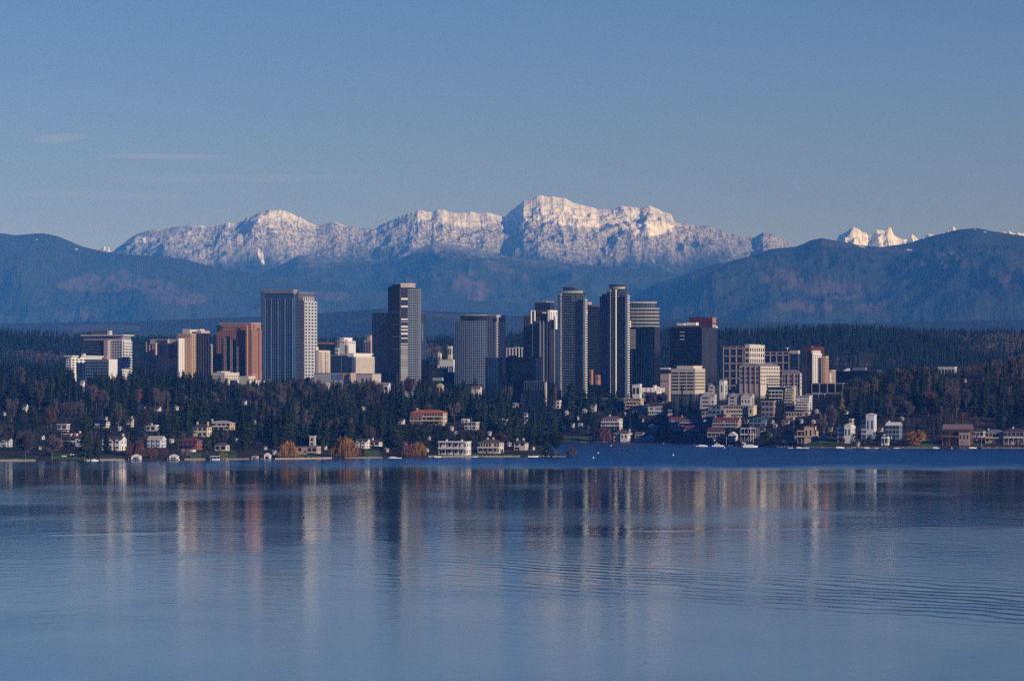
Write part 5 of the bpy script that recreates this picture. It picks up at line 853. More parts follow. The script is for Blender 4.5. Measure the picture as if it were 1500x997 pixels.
motorboat(641, 4150, 5.5, 'white boat drawn up by the modern white house dock', cabin=False, cover=C_WHITE); motorboat(781, 4172, 8, 'long white boat moored along the wooded tip', cabin=False); motorboat(1012, 5330, 6, 'white boat left of the marina under the red roofs', cabin=True); motorboat(1040, 5150, 7, 'second white cruiser hidden behind the motor yacht', cabin=True, rz=15); motorboat(1058, 5170, 6, 'small white cruiser behind the bow of the motor yacht', cabin=True)
motorboat(972, 5525, 4, 'small dark trimmed boat at the bay edge by the white cottages', cabin=True); motorboat(905, 5530, 3.5, 'dinghy below the chimneyed white bayside house', cabin=False); motorboat(1158, 4925, 4.5, 'low grey skiff at the seawall left of the villa boats', cabin=False)
def dock(px, side, length, width, label, out=10, posts=3, name='dock'):
    Y = shoreY(px, side); k = Y / F; r = thing(name, label, 'dock', ((px - 750) * k, Y, 0), R(-4)); L_ = length * k
    MB().box(-L_ / 2, L_ / 2, -out, -out + width, .5, .75).box(-.8, .8, -out + width, 2, .5, .74).build('deck', DOCKM, r)
    for i in range(posts):
        x = -L_ / 2 + L_ * i / max(1, posts - 1); MB().tube((x, -out + .1, -1), (x, -out + .1, 1.7), .15, .15).build('post', C_PALE, r)
for a in ((134, 'L', 14, 2, 'timber dock by the far left lawn'), (199, 'L', 16, 2, 'dock around the leftmost boathouse'), (256, 'L', 16, 2, 'dock before the boathouse under the dark red house'), (330, 'L', 12, 2, 'dock beside the blue boat shelter'), (376, 'L', 20, 2, 'dock between the two right boathouses'), (637, 'L', 15, 2, 'white edged dock left of the modern white house'), (708, 'L', 22, 2, 'long dock in front of the cream lakeside villa'), (790, 'L', 30, 2.5, 'long pier along the wooded tip'),
          (1034, 'R', 34, 2.5, 'marina dock behind the motor yacht'), (1078, 'R', 20, 2, 'marina finger dock right of the yacht'), (1150, 'R', 22, 2, 'dock left of the orange roofed villa'), (1192, 'R', 22, 2, 'dock in front of the orange roofed villa'), (1258, 'R', 20, 2, 'dock below the pale blue stacked house'), (1418, 'R', 24, 2, 'dock in front of the steep roofed brown house'), (1470, 'R', 44, 2.5, 'long dock at the right edge of the shore'), (920, 'R', 14, 2, 'small dock below the chimneyed white bayside house')): dock(*a, posts=5)
# blue sided boat shelter
Y = shoreY(315, 'L') - 5; k = Y / F; r = thing('boat_shelter', 'open boat shelter with pale roof and blue sides', 'shelter', ((315 - 750) * k, Y, 0))
MB().box(-3.6, 3.6, -3, 3, 2.6, 2.9).build('roof', C_WHITE, r); MB().box(-3.5, 3.5, -3.05, -2.95, 1.9, 2.58).build('valance', BLUEC, r)
for x in (-3.4, -1.2, 1.2, 3.4): MB().tube((x, -2.9, -1), (x, -2.9, 2.6), .12, .12).build('post', C_WHITE, r)
def buoy(px, py, label):
    Y = H * F / (py - HY); r = thing('mooring_buoy', label, 'buoy', ((px - 750) * Y / F, Y, 0), 0, 'mooring buoys in the bay'); mb = MB(); n = 10; rr = .75
    prof = [(.3, -.3), (.75, .0), (.8, .45), (.5, .9), (.12, 1.1), (.1, 1.6)]
    V = [(q * math.cos(2 * math.pi * i / n), q * math.sin(2 * math.pi * i / n), z) for q, z in prof for i in range(n)]
    mb.poly(V, [(j * n + i, j * n + (i + 1) % n, (j + 1) * n + (i + 1) % n, (j + 1) * n + i) for j in range(len(prof) - 1) for i in range(n)] + [tuple(range(n))[::-1]]); mb.build('float', HULL, r, True); MB().box(-.82, .82, -.82, .82, .28, .36).build('band', BLUEC, r)
for x, y, l in ((895, 653, 'white mooring buoy highest in the bay, below the white bayside houses'), (876, 664, 'white mooring buoy in the bay right of the round bush'), (869, 671, 'white mooring buoy nearest the eye off the wooded tip'), (986, 667, 'white mooring buoy alone in the middle of the bay'), (972, 651, 'white mooring buoy close to the boats by the bay cottages'), (1061, 656, 'small white mooring buoy just off the motor yacht'), (1394, 657, 'small mooring buoy off the right shore')): buoy(x, y, l)
def post(px, side_Y, h, label, name='flagpole', rad=.16):
    x, y, z = at(px, side_Y); r = thing(name, label, 'pole', (x, y, z)); MB().tube((0, 0, -.5), (0, 0, h), rad, rad * .6).build('pole', C_WHITE, r); MB().tube((0, 0, h), (0, 0, h + .35), rad * 1.4, rad * .4).build('finial', C_WHITE, r); MB().tube((0, 0, -.3), (0, 0, .4), rad * 2.5, rad * 2).build('base', DOCKM, r)
post(1099.5, 5110, 14, 'tall white mast left of the shorter post by the dark lakeside house', rad=.3); post(1103.5, 5100, 9.5, 'shorter white post by the dark lakeside house', rad=.4); post(1064, 5075, 13, 'thin sailboat mast beside the motor yacht'); post(1438, 4905, 10, 'grey pole on the right shore beside the long hip roofed house'); post(1207, 5000, 9, 'slim pole in the trees right of the orange roofed villa')
def bench(px, py, w, label):
    Y = hit(px, py); x, y, z = at(px, Y); r = thing('garden_bench', label, 'bench', (x, y, z + .15), 0, 'white garden seats on the lawn'); w = w * Y / F / 2
    MB().box(-w, w, -.3, .3, .42, .5).build('seat', C_WHITE, r); MB().box(-w, w, .24, .34, .5, 1.1).build('backrest', C_WHITE, r)
    for sx in (-w + .1, w - .2):
        MB().box(sx, sx + .1, -.28, .28, 0, .42).build('leg', C_WHITE, r)
bench(94, 669.5, 7, 'long white garden seat on the far left lawn'); bench(116, 669.5, 4.5, 'short white garden seat right of the long one'); bench(104, 667, 2, 'small white chair higher on the left lawn'); bench(107.5, 667, 2, 'second small white chair high on the left lawn')
# ------------------------------------------------------------------ trees
def leafmat(name, c1, c2, scale=.25, amp=.5):
    m = bpy.data.materials.new(name); m.use_nodes = True; t = m.node_tree; b = t.nodes['Principled BSDF']; b.inputs['Roughness'].default_value = .85; b.inputs['Specular IOR Level'].default_value = .15
    g = t.nodes.new('ShaderNodeNewGeometry'); n = t.nodes.new('ShaderNodeTexNoise'); n.inputs['Scale'].default_value = scale; n.inputs['Detail'].default_value = 3; t.links.new(g.outputs['Position'], n.inputs['Vector'])
    n2 = t.nodes.new('ShaderNodeTexNoise'); n2.inputs['Scale'].default_value = .018; t.links.new(g.outputs['Position'], n2.inputs['Vector']); oi = t.nodes.new('ShaderNodeObjectInfo')
    f = mth(t, 'ADD', mth(t, 'MULTIPLY', n.outputs[0], .8), mth(t, 'MULTIPLY', n2.outputs[0], .9)); f = mth(t, 'ADD', f, mth(t, 'MULTIPLY', oi.outputs['Random'], .8)); f = mth(t, 'SUBTRACT', f, .78, clamp=True)
    x = t.nodes.new('ShaderNodeMix'); x.data_type = 'RGBA'; t.links.new(f, x.inputs[0]); x.inputs[6].default_value = (*c1, 1); x.inputs[7].default_value = (*c2, 1); t.links.new(x.outputs[2], b.inputs['Base Color']); return m
M_CON = leafmat('conifer_needles', (.003, .009, .007), (.022, .036, .014)); M_GOLD = leafmat('golden_needles', (.10, .10, .03), (.18, .14, .04))
M_TWIG = leafmat('bare_twigs', (.060, .048, .052), (.17, .135, .14)); M_RTWIG = leafmat('reddish_twigs', (.12, .055, .045), (.20, .10, .085)); M_BARK = mat('tree_bark', (.12, .10, .09), .95, .1, .3, 1)
M_WILL = leafmat('willow_withes', (.26, .13, .035), (.42, .23, .07)); M_BUSH = leafmat('shrub_leaves', (.015, .028, .010), (.05, .06, .02)); M_YEL = leafmat('yellow_leaves', (.28, .20, .03), (.40, .30, .06)); M_PALE = leafmat('pale_blossom_twigs', (.38, .28, .24), (.50, .40, .36))
M_FAR = leafmat('far_conifer_needles', (.006, .016, .012), (.018, .032, .020), .06)
def conifer_geo(seed, lv, nb, width=.17):
    """unit-high crown: whorls of drooping ragged sprays"""
    g = np.random.default_rng(seed); V = []; Fc = []; lean = g.uniform(-.01, .01, 2)
    for i in range(lv):
        u = i / (lv - 1); z = .10 + .88 * u; r = width * (1 - u) ** .8 * g.uniform(.8, 1.15) + .006
        if g.random() < .12: r *= .7
        for j in range(nb):
            if g.random() < .12: continue
            a = 2 * math.pi * (j + g.uniform(-.4, .4)) / nb + i; rr = r * g.uniform(.6, 1.25); zt = z - rr * g.uniform(.25, .65); w_ = g.uniform(.25, .42) * 2.6 / nb * 2
            c, s = math.cos(a), math.sin(a); k = len(V); h = .88 / lv
            V += [(lean[0] * u, lean[1] * u, z + h * .9), (c * rr * .55 - s * rr * w_, s * rr * .55 + c * rr * w_, z - rr * .25 - h * .3), (c * rr, s * rr, zt), (c * rr * .55 + s * rr * w_, s * rr * .55 - c * rr * w_, z - rr * .25 - h * .3), (c * rr * .3, s * rr * .3, zt - h * .1)]
            Fc += [(k, k + 1, k + 2), (k, k + 2, k + 3), (k + 1, k + 4, k + 2)]
    k = len(V); V += [(.006, 0, .95), (-.004, .005, .95), (-.003, -.005, .95), (0, 0, 1.03)]; Fc += [(k, k + 1, k + 3), (k + 1, k + 2, k + 3), (k + 2, k, k + 3)]
    return np.array(V), np.array(Fc)
def trunk_geo(r=.012, h=.9, n=6):
    V = [(q * math.cos(2 * math.pi * i / n), q * math.sin(2 * math.pi * i / n), z) for q, z in ((r * 1.3, -.08), (r, .1), (r * .15, h)) for i in range(n)]
    Fc = []
    for j in range(2):
        for i in range(n): a, b_, c, d = j * n + i, j * n + (i + 1) % n, (j + 1) * n + (i + 1) % n, (j + 1) * n + i; Fc += [(a, b_, c), (a, c, d)]
    return np.array(V), np.array(Fc)
def strips(P0, P1, w0, w1, rng):
    """thin crossed slivers from P0 to P1"""
    d = P1 - P0; s = np.cross(d, rng.normal(size=d.shape)); s /= np.linalg.norm(s, axis=1, keepdims=True) + 1e-9
    V = np.stack([P0 - s * w0, P0 + s * w0, P1 + s * w1, P1 - s * w1], 1).reshape(-1, 3); k = np.arange(len(P0))[:, None] * 4
    return V, np.concatenate([k + [[0, 1, 2]], k + [[0, 2, 3]]])
def join(parts):
    Vs, Fs, o = [], [], 0
    for V, Fc in parts: Vs.append(V); Fs.append(Fc + o); o += len(V)
    return np.concatenate(Vs), np.concatenate(Fs)
def bare_geo(seed, n=420, wd=.30, col=False):
    """unit-high leafless crown: limbs in the trunk mesh, twigs here"""
    g = np.random.default_rng(seed); limbs = []
    for i in range(11):
        a = g.uniform(0, 6.28); z0 = g.uniform(.18, .5); z1 = min(.97, z0 + g.uniform(.25, .5)); r = wd * g.uniform(.35, .8) * (.5 if col else 1)
        limbs.append((np.array([0, 0, z0]), np.array([math.cos(a) * r, math.sin(a) * r, z1])))
    P0 = []; P1 = []
    for i in range(n):
        l = limbs[g.integers(11)]; u = g.uniform(.3, 1); p = l[0] + (l[1] - l[0]) * u + g.normal(size=3) * .035; out = np.array([p[0], p[1], 0]) / wd
        d = out * .8 + np.array([0, 0, .75]) + g.normal(size=3) * .45; d /= np.linalg.norm(d); P0.append(p); P1.append(p + d * g.uniform(.07, .17))
    P0 = np.array(P0); P1 = np.array(P1); q = (P1[:, 0] ** 2 + P1[:, 1] ** 2) / wd ** 2 + ((P1[:, 2] - .6) / .43) ** 2 < 1.1
    tw = strips(P0[q], P1[q], .0065, .003, g); tr = [trunk_geo(.016, .8)]; mb = MB()
    for a, c in limbs: mb.tube(a, c, .008, .002, 4)
    V = np.array(mb.v); Fq = []
    for f in mb.f:
        for i in range(1, len(f) - 1): Fq.append((f[0], f[i], f[i + 1]))
    return tw, join(tr + [(V, np.array(Fq))])
def willow_geo(seed, n=900, wd=.5):
    g = np.random.default_rng(seed); a = g.uniform(0, 6.28, n); r = np.sqrt(g.uniform(0.02, 1, n)) * wd; lob = 1 + .14 * np.sin(a * 5 + seed) + .08 * np.sin(a * 9)
    z = .97 * np.sqrt(np.clip(1 - (r / wd) ** 2 * .8, .02, 1)) * g.uniform(.74, 1.04, n) * (1 + .13 * np.sin(a * 3 + r * 11 + seed) + .07 * np.sin(a * 7 + r * 23)); r = r * lob * g.uniform(.85, 1.12, n)
    P0 = np.stack([r * np.cos(a), r * np.sin(a), z], 1); dr = g.uniform(.18, .62, n); P1 = P0 * 1; P1[:, :2] *= (1 + g.uniform(.02, .12, n))[:, None]; P1[:, 2] = np.maximum(z - dr * g.uniform(.5, 1.1, n), .05)
    Pm = (P0 + P1) / 2; tw = strips(P0, P1, .008, .003, g)
    k = g.integers(0, n, n // 2); t2 = strips(P0[k] * .6, P0[k], .006, .006, g)
    tr = [trunk_geo(.035, .7)]; mb = MB()
    for i in range(8):
        b_ = i * .8; mb.tube((0, 0, .25), (math.cos(b_) * wd * .6, math.sin(b_) * wd * .6, .72), .02, .006, 4)
    Fq = [(f[0], f[i], f[i + 1]) for f in mb.f for i in range(1, len(f) - 1)]
    return join([tw, t2]), join(tr + [(np.array(mb.v), np.array(Fq))])
def round_geo(seed, n=600, wd=.5):
    g = np.random.default_rng(seed); d = g.normal(size=(n, 3)); d /= np.linalg.norm(d, axis=1, keepdims=True); r = g.uniform(.55, 1, n) * (1 + .18 * np.sin(d[:, 0] * 5 + seed) * np.sin(d[:, 2] * 6))
    c = d * r[:, None] * np.array([wd, wd, .46]) + np.array([0, 0, .52]); q = g.normal(size=(n, 3)) * .035; s = g.normal(size=(n, 3)) * .035
    V = np.stack([c - q, c + s, c + q], 1).reshape(-1, 3); return (V, np.arange(3 * n).reshape(-1, 3)), trunk_geo(.03, .5)
ROUNDS = [round_geo(i + 90, 420, [.24, .30, .27][i]) for i in range(3)]
CONS = [conifer_geo(i, 15 + i % 4, 7, [.17, .22, .15, .20, .25, .17][i % 6]) for i in range(6)]; TRK = trunk_geo()
LOWC = [conifer_geo(20 + i, 11, 6, [.18, .22, .20, .17][i]) for i in range(4)]
BARES = [bare_geo(i + 40, 460, [.26, .34, .22, .30][i]) for i in range(4)]; BARECOL = bare_geo(50, 420, .15, True)
def link_mesh(name, geo, m): return np_mesh(name, geo[0], geo[1], m, link=False)
ME = {}
def meshes(key, crown, trunk, mc):
    if key not in ME: ME[key] = (link_mesh('crown', crown, mc), link_mesh('trunk', trunk, M_BARK))
    return ME[key]
def tree(name, label, key, geo, mc, x, y, z, h, wsc=1.0, group=None, rz=None):
    cm, tm = meshes((key, mc.name), geo[0], geo[1], mc)
    o = thing(name, label, 'tree', (x, y, z), rnd.uniform(0, 6.28) if rz is None else rz, group); o.scale = (h * wsc, h * wsc, h)
    for nm, me in (('trunk', tm), ('crown', cm)):
        c = bpy.data.objects.new(nm, me); COL.objects.link(c); c.parent = o
    return o
def named(px, base, top, kind, label, name='tree', wsc=1, Y=None, mc=None, wpx=None):
    Y = Y or hit(px, base); k = Y / F; x = (px - 750) * k; z = tz(x, Y); h = (H + (HY - top) * k) - z
    if kind == 'willow': geo = willow_geo(int(px), 1100); m_ = mc or M_WILL; w0 = .5
    elif kind == 'round': geo = round_geo(int(px), 900); m_ = mc or M_BUSH; w0 = .5
    elif kind == 'bare': geo = BARES[int(px) % 4]; m_ = mc or M_TWIG; w0 = .3
    elif kind == 'dense': geo = bare_geo(int(px), 3600, .36); m_ = mc or M_TWIG; w0 = .34
    elif kind == 'column': geo = BARECOL; m_ = mc or M_TWIG; w0 = .16
    else: geo = (CONS[int(px) % 6], TRK); m_ = mc or M_CON; w0 = .17
    if wpx: wsc = wpx * k / (2 * w0 * h)
    key = (kind, int(px)) if kind in ('willow', 'round', 'dense') else (kind, int(px) % 12)
    o = tree(name, label, key, geo, m_, x, Y, z - .2, h, wsc); hw = (wpx or 2 * w0 * h * wsc / k) / 2
    HOUSES.append((px - hw * .6, px + hw * .6, top, base - 2, Y)); return o
named(422, 670, 646, 'willow', 'broad orange brown willow on the lawn left of the stone tower', 'willow_tree', wpx=31); named(505, 673, 640, 'willow', 'largest golden orange weeping willow beside the twin gabled white house', 'willow_tree', wpx=38)
named(596, 671, 650, 'willow', 'rusty weeping willow, left one of a touching pair on the shore', 'willow_tree', wpx=22, mc=M_RTWIG); named(613, 671, 647, 'willow', 'golden brown weeping willow, right one of a touching pair on the shore', 'willow_tree', wpx=23)
named(884, 649, 624, 'willow', 'orange brown willow on the bay shore left of the white bayside house', 'willow_tree', wpx=23, mc=M_RTWIG); named(1341, 652, 629, 'round', 'low orange willow-like tree on the right shore', 'willow_tree', wpx=36, mc=M_WILL)
named(203, 668, 645, 'willow', 'rusty brown willow just behind the leftmost boathouse', 'willow_tree', wpx=18, mc=M_RTWIG); named(189, 668, 650, 'round', 'brown shrub tree left of the rusty willow by the leftmost boathouse', 'shrub', wpx=12, mc=M_RTWIG)
named(222, 671, 654, 'round', 'low russet shrub below the blue and white house, left of a pair', 'shrub', wpx=20, mc=M_RTWIG); named(240, 671, 654, 'round', 'low russet shrub below the blue and white house, right of a pair', 'shrub', wpx=16, mc=M_RTWIG)
named(245, 640, 584, 'conifer', 'tall golden green conifer above the russet shrubs', 'conifer_tree', mc=M_GOLD, wpx=17); named(272, 672, 657, 'dense', 'pale pink flowering tree by the seawall lawn', 'flowering_tree', wpx=17, mc=M_PALE); named(326, 672, 662, 'round', 'bright yellow green shrub on the lawn by the blue boat shelter', 'shrub', wpx=9, mc=M_YEL)
named(814, 668, 627, 'dense', 'dark dense tree at the wooded tip, right one', 'tree', wpx=25, mc=M_CON); named(802, 668, 634, 'conifer', 'dark conifer at the wooded tip, left one', 'conifer_tree', wpx=17); named(837, 669, 652, 'round', 'round mauve bush leaning over the water at the very tip', 'bush', wpx=18, mc=M_TWIG, Y=4188)
named(37, 673, 627, 'dense', 'tall mauve bare tree at the left shore, left of a pair', 'bare_tree', wpx=30); named(76, 674, 634, 'dense', 'mauve bare tree at the left shore beside the lawn, right of a pair', 'bare_tree', wpx=32); named(124, 670, 618, 'conifer', 'dark broad conifer between the brick house and the three gabled house', 'conifer_tree', wpx=24)
named(872, 646, 629, 'dense', 'brown bare shrub left of the bay shore willow', 'shrub', wpx=18, mc=M_RTWIG); named(993, 640, 628, 'dense', 'purple leafed shrub below the left red roofed townhouse block', 'shrub', wpx=20, mc=M_RTWIG); named(1234, 652, 637, 'dense', 'reddish shrub in front of the contemporary angled house', 'shrub', wpx=14, mc=M_RTWIG)
named(1251, 655, 632, 'round', 'olive bush right of the contemporary angled house', 'shrub', wpx=12); named(1483, 560, 516, 'dense', 'tall pale bare tree on the skyline of the right hill', 'bare_tree', wpx=18, Y=5600); named(1497, 575, 516, 'dense', 'pale bare tree cut by the right edge on the hill skyline', 'bare_tree', wpx=22, Y=5560); named(1492, 610, 550, 'dense', 'wide pinkish bare tree at the right edge below the skyline trees', 'bare_tree', wpx=26, Y=5300)
named(733, 655, 632, 'dense', 'plum coloured bare tree below the cube shaped cream house', 'bare_tree', wpx=20, mc=M_RTWIG); named(702, 645, 628, 'dense', 'rusty bare shrub tree behind the cream lakeside villa', 'bare_tree', wpx=16, mc=M_RTWIG); named(690, 652, 634, 'dense', 'grey bare shrub between the modern white house and the cream villa', 'bare_tree', wpx=12)
named(813, 582, 553, 'column', 'slim reddish poplar by the foot of the left balcony tower', 'poplar_tree', wpx=8, mc=M_RTWIG, Y=5690); named(1233, 600, 566, 'conifer', 'brownish conifer in the dark trees right of the glass pavilion', 'conifer_tree', wpx=12, mc=M_GOLD); named(1457, 612, 578, 'conifer', 'light green narrow conifer on the right hillside above the hip roofed house', 'conifer_tree', wpx=11)
named(1124, 562+38, 562, 'conifer', 'dark conifer clump between the pale yellow block and dark balcony block', 'conifer_tree', wpx=18); named(1148, 618, 588, 'conifer', 'dark conifer in front of the white banded block', 'conifer_tree', wpx=12); named(1015, 600, 574, 'conifer', 'dark conifer right of the brown bank under the cream office', 'conifer_tree', wpx=16); named(1026, 602, 578, 'conifer', 'second dark conifer beside the grey stepped condominium', 'conifer_tree', wpx=14)
for i, x_ in enumerate((988, 996, 1004, 1012, 1020, 1029)): named(x_, 600, 574 + i % 3 * 2, 'conifer', 'dark conifer hiding the foot of the cream office with long window bands, %s of six' % ('first', 'second', 'third', 'fourth', 'fifth', 'last')[i], 'conifer_tree', wpx=10, Y=5570 + i % 2 * 9)
named(999, 574, 556, 'conifer', 'small conifer against the cream office with long window bands', 'conifer_tree', wpx=10, Y=5560)
for i, (x_, t_) in enumerate(((764, 567), (775, 565), (787, 570), (797, 567), (806, 572), (852, 566), (861, 570), (870, 565), (880, 567), (893, 573), (903, 570), (914, 575), (926, 574))):
    named(x_, 600, t_, 'conifer', ('dark conifer before the civic building, %s of its row' % ('leftmost', 'second', 'third', 'fourth', 'rightmost')[i]) if i < 5 else 'dark conifer at the feet of the slim balcony towers, %s of eight' % ('first', 'second', 'third', 'fourth', 'fifth', 'sixth', 'seventh', 'last')[i - 5], 'conifer_tree', wpx=rnd.uniform(11, 16), Y=5815 + (i % 3) * 9)
for i, x_ in enumerate((940, 949, 957, 966, 974)): named(x_, 600, 574, 'dense', 'brown bare tree on the bank under the white deck, %s of five' % ('first', 'second', 'third', 'fourth', 'last')[i], 'bare_tree', wpx=13, Y=5850 + i % 2 * 8, mc=M_RTWIG if i % 2 else M_TWIG)
for i, (x_, b_, t_, w_, wh) in enumerate(((12, 655, 618, 20, 'at the far left edge above the shore'), (58, 600, 556, 16, 'high on the far left slope'), (28, 575, 536, 18, 'on the far left skyline'), (98, 622, 583, 24, 'above the long low pale roofed house'), (118, 572, 532, 20, 'in front of the left apartment block'), (150, 612, 570, 22, 'above the cream two storey house'), (173, 628, 590, 12, 'just left of the small cream house'), (212, 632, 588, 11, 'between the small cream house and the golden conifer'), (135, 600, 560, 20, 'above and left of the cream two storey house'),
    (330, 585, 552, 20, 'under the brick tower foot'), (436, 582, 548, 20, 'under the tall twin tower'), (470, 592, 556, 18, 'below the mural wall'), (555, 590, 556, 18, 'left under the tallest tower'), (600, 582, 550, 22, 'right at the foot of the tallest tower'), (1165, 645, 612, 14, 'behind the orange roofed villa'), (1218, 640, 590, 20, 'left of the contemporary angled house'), (1205, 645, 600, 14, 'beside the slim pole on the right shore'), (1360, 610, 570, 26, 'in the middle of the right hillside wood'), (1395, 615, 568, 26, 'above the steep roofed brown house'), (1415, 600, 566, 20, 'right of the middle of the right hillside wood'), (1330, 620, 585, 20, 'above the orange shrub tree'))):
    named(x_, b_, t_, 'dense', 'large leafless tree ' + wh, 'bare_tree', wpx=w_, mc=M_RTWIG if i in (13, 17) else M_TWIG)
# the wood: sample the slopes front to back, keep what the eye could see
TL = ([-200, 0, 50, 100, 118, 180, 200, 240, 300, 345, 380, 450, 500, 540, 575, 610, 640, 665, 690, 720, 742, 760, 790, 820, 850, 880, 900, 925, 960, 980, 1035, 1055, 1120, 1185, 1225, 1250, 1290, 1330, 1380, 1420, 1460, 1500, 1700],
      [512, 515, 522, 530, 540, 545, 530, 538, 543, 556, 552, 549, 556, 550, 556, 551, 560, 556, 545, 560, 556, 560, 570, 551, 549, 559, 566, 568, 582, 584, 588, 602, 604, 606, 572, 549, 541, 531, 535, 531, 520, 512, 510])
g = np.random.default_rng(5); cand = []
for Y0, Y1, n in ((3900, 4400, 1500), (4400, 5000, 2100), (5000, 5560, 2600), (5560, 5900, 2600), (5900, 6300, 1500)):
    px = g.uniform(-70, 1570, n); Y = g.uniform(Y0, Y1, n); cand += list(zip(px, Y))
cand.sort(key=lambda a: a[1]); cand = np.array(cand); PX_, YY_ = cand.T; XX_ = (PX_ - 750) * YY_ / F; ZZ_ = terr(XX_, YY_)
SC = np.zeros((1000, 1700), bool)      # what is already covered, columns shifted by 100
rects = sorted(HOUSES, key=lambda a: a[4]); keep = []; pos = {}
cl_n = fbm(XX_ / 60, YY_ / 60, 91, 3); ri = 0
def lawnfree(px, py): return not any(a - 2 < px < b_ + 2 and c - 1 < py < d + .5 for a, b_, c, d in LAWNS)
for i in range(len(PX_)):
    px, Y, x, z = PX_[i], YY_[i], XX_[i], ZZ_[i]; k = Y / F; py = HY - (z - H) / k
    while ri < len(rects) and rects[ri][4] < Y: 
        a = rects[ri]; SC[int(max(a[2], 0)):int(a[3]), int(max(a[0] + 100, 0)):int(a[1] + 100)] = True; ri += 1
    if z < 1.6: continue
    town = 950 < px < 1215 and Y > 5000
    if town and rnd.random() < (.35 if Y < 5350 else .2): continue
    if not town and 860 < px < 950 and Y < 5720 and rnd.random() < .45: continue
    if not lawnfree(px, py): continue
    gx, gy = int(x // 8), int(Y // 8)
    if any((gx + a, gy + b_) in pos for a in (-1, 0, 1) for b_ in (-1, 0, 1) if (a == 0 or b_ == 0)): continue
    bare = cl_n[i] > .60 if px < 1290 else cl_n[i] > .60
    if rnd.random() < .07: bare = not bare
    h = rnd.uniform(13, 23) if bare else rnd.choice([rnd.uniform(22, 36), rnd.uniform(22, 34), rnd.uniform(13, 24)])
    if Y > 5500 and px < 950 and not bare: h = rnd.uniform(20, 36)
    if Y < (4120 if px < 840 else 5000) + 60: h *= .72
    if town: h *= rnd.uniform(.35, .6) if Y < 5350 else .62
    tl = float(np.interp(px, *TL)) + rnd.uniform(0, 9); hm = (H + (HY - tl) * k) - z
    if h > hm:
        if hm < 7: continue
        h = hm
    top = py - h / k; hw = (.27 if bare else .22) * h / k
    bad = 0
    for a in HOUSES:
        if a[4] < Y - 2: continue
        if a[4] - Y > 900: continue
        ox = min(px + hw * .8, a[1]) - max(px - hw * .8, a[0]); oy = min(py, a[3]) - max(top, a[2])
        if ox > 0 and oy > 0:
            sh = (a[4] - Y) < 12 and abs(ox) > 0
            if ox > 0.2 * hw or ox > .12 * (a[1] - a[0]): bad = 1; cut = (a[3] - 0); newh = (py - a[3]) * k; break
    if bad:
        if newh > 4.5 and not bare: h = newh * .95; top = py - h / k; hw = .2 * h / k
        else: continue
    # a tree that would keep the low sun off a house front is left out
    sdx, sdy = math.cos(R(SUN_A)), -math.sin(R(SUN_A)); dark = 0
    for a in HOUSES:
        if abs(a[4] - Y) > 75 or abs((a[0] + a[1]) / 2 - px) > 130: continue
        kx = a[4] / F; hx = ((a[0] + a[1]) / 2 - 750) * kx; ddx, ddy = x - hx, Y - a[4]; tt = ddx * sdx + ddy * sdy; ll = abs(ddx * sdy - ddy * sdx)
        if 0 < tt < 80 and ll < (a[1] - a[0]) * kx * .45 + 2.5 and h - tt * .306 > .45 * (a[3] - a[2]) * kx: h = max(3.5, tt * .306 + .4 * (a[3] - a[2]) * kx) * rnd.uniform(.85, 1.1); bare = False; dark = 1
    if dark: top = py - h / k; hw = .24 * h / k
    # footprint inside a house?
    if any(abs(a[4] - Y) < 9 and a[0] - 3 < px < a[1] + 3 for a in rects if abs(a[4] - Y) < 9): continue
    # count newly covered cells of its silhouette
    y0_, y1_ = int(max(top, 0)), int(min(py, 999)); vis = 0
    for yy in range(y0_, y1_):
        u = max((yy - top) / max(py - top, 1), 0); ww = hw * (u ** .8 if not bare else max(math.sin(min(1, u * 1.1) * math.pi), 0) ** .5 if u < .9 else .2); a_, b_ = int(px + 100 - ww), int(px + 100 + ww) + 1
        if a_ < 0 or b_ > 1699: continue
        seg = SC[yy, a_:b_]; vis += int((~seg).sum()); seg[:] = True
    pos[(gx, gy)] = 1; infr = -2 < px < 1502
    keep.append((px, Y, x, z, h, bare, vis if infr else 0, top, py))
rk = lambda a: int(a[0] * 7 + a[1] * 3) % 10 < 3 and a[4] < 25
rnds = sorted([a for a in keep if not a[5] and rk(a)], key=lambda a: -a[6])
cons = sorted([a for a in keep if not a[5] and not rk(a)], key=lambda a: -a[6]); bars = sorted([a for a in keep if a[5]], key=lambda a: -a[6])
print('TREES', len(keep), 'conifers', len(cons), 'bare', len(bars), 'vis', cons[min(299, len(cons) - 1)][6], bars[min(250, len(bars) - 1)][6], sum(a[6] > 0 for a in cons), sum(a[6] > 0 for a in bars))
# which landmark is each tree by: nearest house or building on the picture
marks = [((h_[2] + h_[3]) / 2, (h_[4] + h_[5]) / 2, h_[1]) for h_ in hs]
for o in [o for o in bpy.data.objects if o.parent is None and o.get('category') in ('tower', 'building', 'hotel')]:
    Yb = o.location.y
    if Yb > 5500 and not any(h_[1] == o['label'] for h_ in hs): marks.append((750 + F * o.location.x / Yb - 8, 562, o['label']))
def short(lb):
    w_ = lb.split(); cut = []
    for q in w_:
        if cut and q in ('with', 'of', 'above', 'below', 'beside', 'behind', 'in', 'on', 'at', 'by', 'among', 'left', 'right', 'under', 'that', 'near', 'along', 'from', 'between', 'cut', 'just', 'showing', 'standing', 'touching', 'glimpsed', 'seen', 'peeking', 'rising', 'whose', 'set', 'tucked', 'next', 'stepping', 'climbing', 'deep', 'half', 'directly', 'to', 'alone', 'high', 'wall', 'stacked') and len(cut) >= 2: break
        cut.append(q.rstrip(','))
        if q.endswith(',') or len(cut) == 6: break
    return ' '.join(cut)
used = set(); cnt = {}
for o in bpy.data.objects:
    if o.get('label'): used.add(o['label'])
